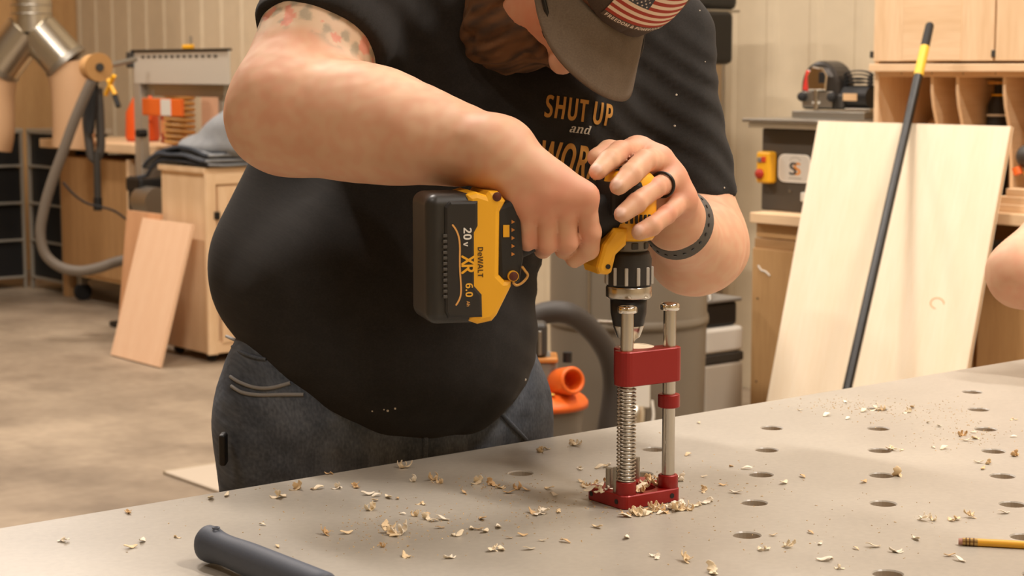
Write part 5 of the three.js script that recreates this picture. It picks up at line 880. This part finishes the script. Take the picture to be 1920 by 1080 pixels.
// shavings: eight curls, cloned one by one
const shaveMats = [std(0xf3e6cc, 0.75), std(0xe9d3ae, 0.75), std(0xd9b98c, 0.75), std(0xf7efdf, 0.75)].map((m) => { m.map = speckle([250, 246, 240], 14, 6.6, 0.01, 24, 64); return m; });
const curls = [];
for (let k = 0; k < 8; k++) { // each a knot of two or three torn ribbons
  const list = [];
  for (let j = 0; j < 2 + (k % 2); j++) {
    const R = rnd(0.0018, 0.0034), turn = rnd(1.3, 3.1) + (k > 5 ? 2 : 0), w = rnd(0.0022, 0.0042), gr = rnd(0.3, 1.1), tw = rnd(-1.6, 1.6), ph = rnd(0, 6);
    const f = (u, v) => { const a = -Math.PI / 2 - turn / 2 + u * turn, r = R * (1 + gr * u), side = (v - 0.5) * w * Math.min(1, 0.35 + 4 * u, 0.25 + 3 * (1 - u)) * (1 + 0.25 * Math.sin(u * 21 + ph)); return V(r * Math.cos(a), r * Math.sin(a) + R * (1 + gr), side + tw * R * u); };
    list.push(shell(f, 14, 3, 0.00045).rotateZ(rnd(-0.7, 0.7)).rotateY(rnd(0, 6.28)).translate(j ? rnd(-0.0035, 0.0035) : 0, 0, j ? rnd(-0.003, 0.003) : 0));
  }
  const g = merge(list); g.computeBoundingBox(); g.translate(0, -g.boundingBox.min.y - 0.0003, 0); curls.push(g);
}
const flake = (s) => { const g = shell((u, v) => V((u - 0.5) * 0.012 * (0.7 + 0.3 * Math.sin(v * 3)), 0.0012 * Math.sin(u * 4 + s) + 0.0008 * (v - 0.5), (v - 0.5) * 0.005 * (1 - Math.abs(u - 0.5))), 8, 3, 0.0006); g.computeBoundingBox(); return g.translate(0, -g.boundingBox.min.y, 0); };
const flakes = [flake(0), flake(1.5), flake(3.2)];
const protoShave = new Map();
const place = (x, y) => x < 560 && y > 950 ? 'near the hammer grip' : x < 1000 && y < 940 ? 'on the tabletop below the jeans' : x < 1060 && y >= 940 ? 'between the hammer and the red guide' : y > 975 && x < 1400 ? 'on bare tabletop before the red guide'
  : x > 1650 && y > 950 ? 'beside the pencil' : y > 950 ? 'between the red guide and the pencil' : x > 1450 && y < 850 ? 'among the dog holes below the plywood' : x > 1280 ? 'among the dog holes beside the red guide' : 'on the tabletop behind the red guide';
function shaving(px, py, size, kind, label, group, y = TOP) {
  const key = kind + '|' + Math.floor(rnd(0, 4)) + (kind === 'curl' ? Math.floor(rnd(0, 8)) : Math.floor(rnd(0, 3)));
  const parts = key.split('|')[1], mi = +parts[0], gi = +parts[1];
  let m = protoShave.get(key); const first = !m;
  if (first) { m = new THREE.Mesh(kind === 'curl' ? curls[gi] : flakes[gi], shaveMats[mi]); m.castShadow = m.receiveShadow = true; protoShave.set(key, m); }
  const o = first ? m : m.clone(); o.name = numbered('wood_shaving'); scene.add(o);
  o.position.copy(WY(px, py, y)); o.rotation.set(0, rnd(0, 6.28), kind === 'curl' ? rnd(-0.25, 0.25) : rnd(-0.06, 0.06)); o.scale.setScalar(size); o.position.y = y + (kind === 'curl' ? 0.0003 : 0.0004);
  const tone = ['pale cream', 'light tan', 'brownish tan', 'whitish'][mi], look = tone + ' wood ' + (kind === 'curl' ? (['open', 'open', 'half', 'flat', 'open', 'full', 'flat', 'full'][gi] + ' curl') : 'chip');
  tag(o, (size > 1.15 ? 'larger ' : 'small ') + look + ' ' + (label || place(px, py)), 'shaving', group); return o;
}
{
  const G1 = 'wood shavings on the open tabletop';
  const big = [[118, 1016, .9], [240, 963, .9], [327, 1008, .7], [522, 935, 1.5], [562, 918, 1.6], [615, 890, 1], [635, 917, 1.2], [667, 914, 1.1], [750, 878, 1.2], [777, 903, 1.2], [814, 900, 1.5], [830, 906, 1], [900, 907, 1.5], [918, 911, 1.2], [940, 916, 1.1], [970, 918, 1.3],
    [607, 1003, 1.1], [695, 958, 1.1], [722, 987, 1.5], [735, 1003, 1.7], [748, 1004, 1.4], [717, 1026, .8], [760, 1045, 1.2], [795, 946, .9], [777, 968, 1.1], [795, 974, 1.2], [927, 1033, 1.3], [845, 1047, 1.2], [1072, 836, 1.1], [1085, 833, .9], [1000, 963, 1.4], [1012, 965, 1.5],
    [1050, 961, 1], [1235, 1047, 1.1], [1282, 1053, 1.3], [1328, 1073, 1.4], [1435, 1032, 1], [1480, 1026, 1.1], [1540, 1021, .9], [1682, 1036, 1.3], [1572, 1068, .8], [1734, 976, 1.2], [1750, 976, 1], [1792, 976, 1.1], [1817, 971, 1.1], [1677, 893, 1.9], [1672, 844, 1.2], [1645, 768, 1.2], [1655, 770, 1.1], [1700, 773, 1], [1805, 816, 1], [1830, 823, 1.1], [1907, 856, 1.1], [1857, 870, .9],
    [1902, 787, .8], [1372, 875, .7], [1316, 921, .9], [1328, 945, 1.8], [1306, 951, 1.4], [1281, 901, 1.2], [1087, 880, .8], [1018, 843, .9], [1010, 846, .9]];
  for (const [x, y, s] of big) shaving(x, y, s * 1.1, 'curl', '', G1);
  const flat = [[245, 1028], [267, 1016], [492, 985], [650, 1001], [520, 1026], [690, 928], [705, 931], [728, 934], [745, 936], [702, 940], [850, 1005], [862, 1004], [885, 993], [898, 994], [910, 998], [825, 991], [800, 965], [812, 978], [830, 975], [755, 965], [955, 925], [980, 1005], [1017, 1015], [992, 1031], [1060, 1017], [1605, 1030], [1637, 1026], [1545, 1052], [1553, 1050], [1882, 963], [1310, 794], [1355, 911], [1470, 907], [1135, 876], [1142, 872], [1126, 878], [1590, 786], [1640, 766], [1620, 772], [1740, 793], [1760, 800], [1750, 840], [1770, 842], [1825, 812], [1812, 827], [1290, 854], [1400, 880], [1505, 895], [1690, 845], [1718, 1012], [1835, 868], [1843, 880], [1900, 820], [870, 925], [585, 918], [597, 917], [425, 930], [395, 936], [985, 920], [1090, 905], [1040, 930], [1030, 918], [1320, 895], [1520, 1000], [1450, 1005], [1800, 1052], [1780, 1043], [1175, 1010], [1380, 925], [1120, 990], [905, 975], [935, 990], [955, 1010], [1620, 905], [1550, 780], [1500, 770], [1585, 755], [1710, 765]];
  for (const [x, y] of flat) shaving(x, y, rnd(0.6, 1.25), 'chip', '', 'wood chips on the open tabletop');
  const G2 = 'shavings heaped before the red base', L3 = 'in the heap at the red guide foot';
  for (let k = 0; k < 26; k++) { const u = k / 25; shaving(1176 + u * 112 + rnd(-5, 5), 964 - u * 14 + rnd(-5, 8), rnd(0.9, 1.6), k % 3 ? 'curl' : 'chip', L3, G2); }
  for (let k = 0; k < 10; k++) shaving(rnd(1090, 1150), rnd(915, 925) - (k % 3) * 4, rnd(0.7, 1.1), 'curl', 'scattered behind the red base plate corner', 'shavings behind the guide');
  const G3 = 'shavings on the red base plate', L4 = 'resting on the red base plate';
  for (const [x, y] of [[1098, 915], [1112, 917], [1125, 912], [1128, 921], [1140, 919], [1145, 910], [1192, 912], [1200, 916], [1208, 908], [1215, 913], [1222, 906], [1232, 910], [1240, 903], [1213, 901], [1228, 899], [1190, 922], [1205, 923], [1136, 904], [1105, 921], [1246, 910]]) { shaving(x, y, rnd(0.8, 1.35), rnd() > 0.35 ? 'curl' : 'chip', L4, G3, TOP + 0.0137); }
}
{ // fine sawdust: nobody could count it
  const geo = new THREE.BoxGeometry(1, 0.35, 0.6), N = 1500, inst = new THREE.InstancedMesh(geo, std(0xe0c79c, 0.9), N), m = new THREE.Matrix4(), q = new THREE.Quaternion(), e = new THREE.Euler();
  const spots = [[1180, 945, 90, 22, 4], [1700, 770, 150, 26, 4], [1800, 815, 120, 30, 3], [1580, 760, 100, 14, 3], [800, 970, 160, 40, 3], [930, 910, 70, 20, 2], [1000, 960, 120, 40, 2], [720, 1000, 100, 40, 2], [1450, 980, 380, 70, 3], [600, 980, 300, 70, 2], [1300, 900, 200, 60, 2]], tot = spots.reduce((s, a) => s + a[4], 0);
  for (let i = 0; i < N; i++) {
    let r = rnd(0, tot), k = 0; while (r > spots[k][4]) { r -= spots[k][4]; k++; } const [x, y, sx, sy] = spots[k], g = () => (rnd() + rnd() + rnd() - 1.5) * 1.1;
    const py = Math.max(y + g() * sy, 0), px = x + g() * sx, edge = 990 - 0.1651 * px + 6, p = onTop(px, Math.max(py, edge)), s = rnd(0.0005, 0.0014); e.set(rnd(-0.4, 0.4), rnd(0, 6), rnd(-0.4, 0.4));
    m.compose(p.setY(TOP + s * 0.2), q.setFromEuler(e), V(s * rnd(0.8, 1.8), s, s)); inst.setMatrixAt(i, m); inst.setColorAt(i, new THREE.Color().setHSL(0.1, 0.35, rnd(0.55, 0.85)));
  }
  inst.name = 'sawdust'; inst.castShadow = inst.receiveShadow = true; inst.userData = { kind: 'stuff', label: 'fine pale sawdust scattered over the tabletop', category: 'sawdust' }; scene.add(inst);
}
renderer.render(scene, camera);
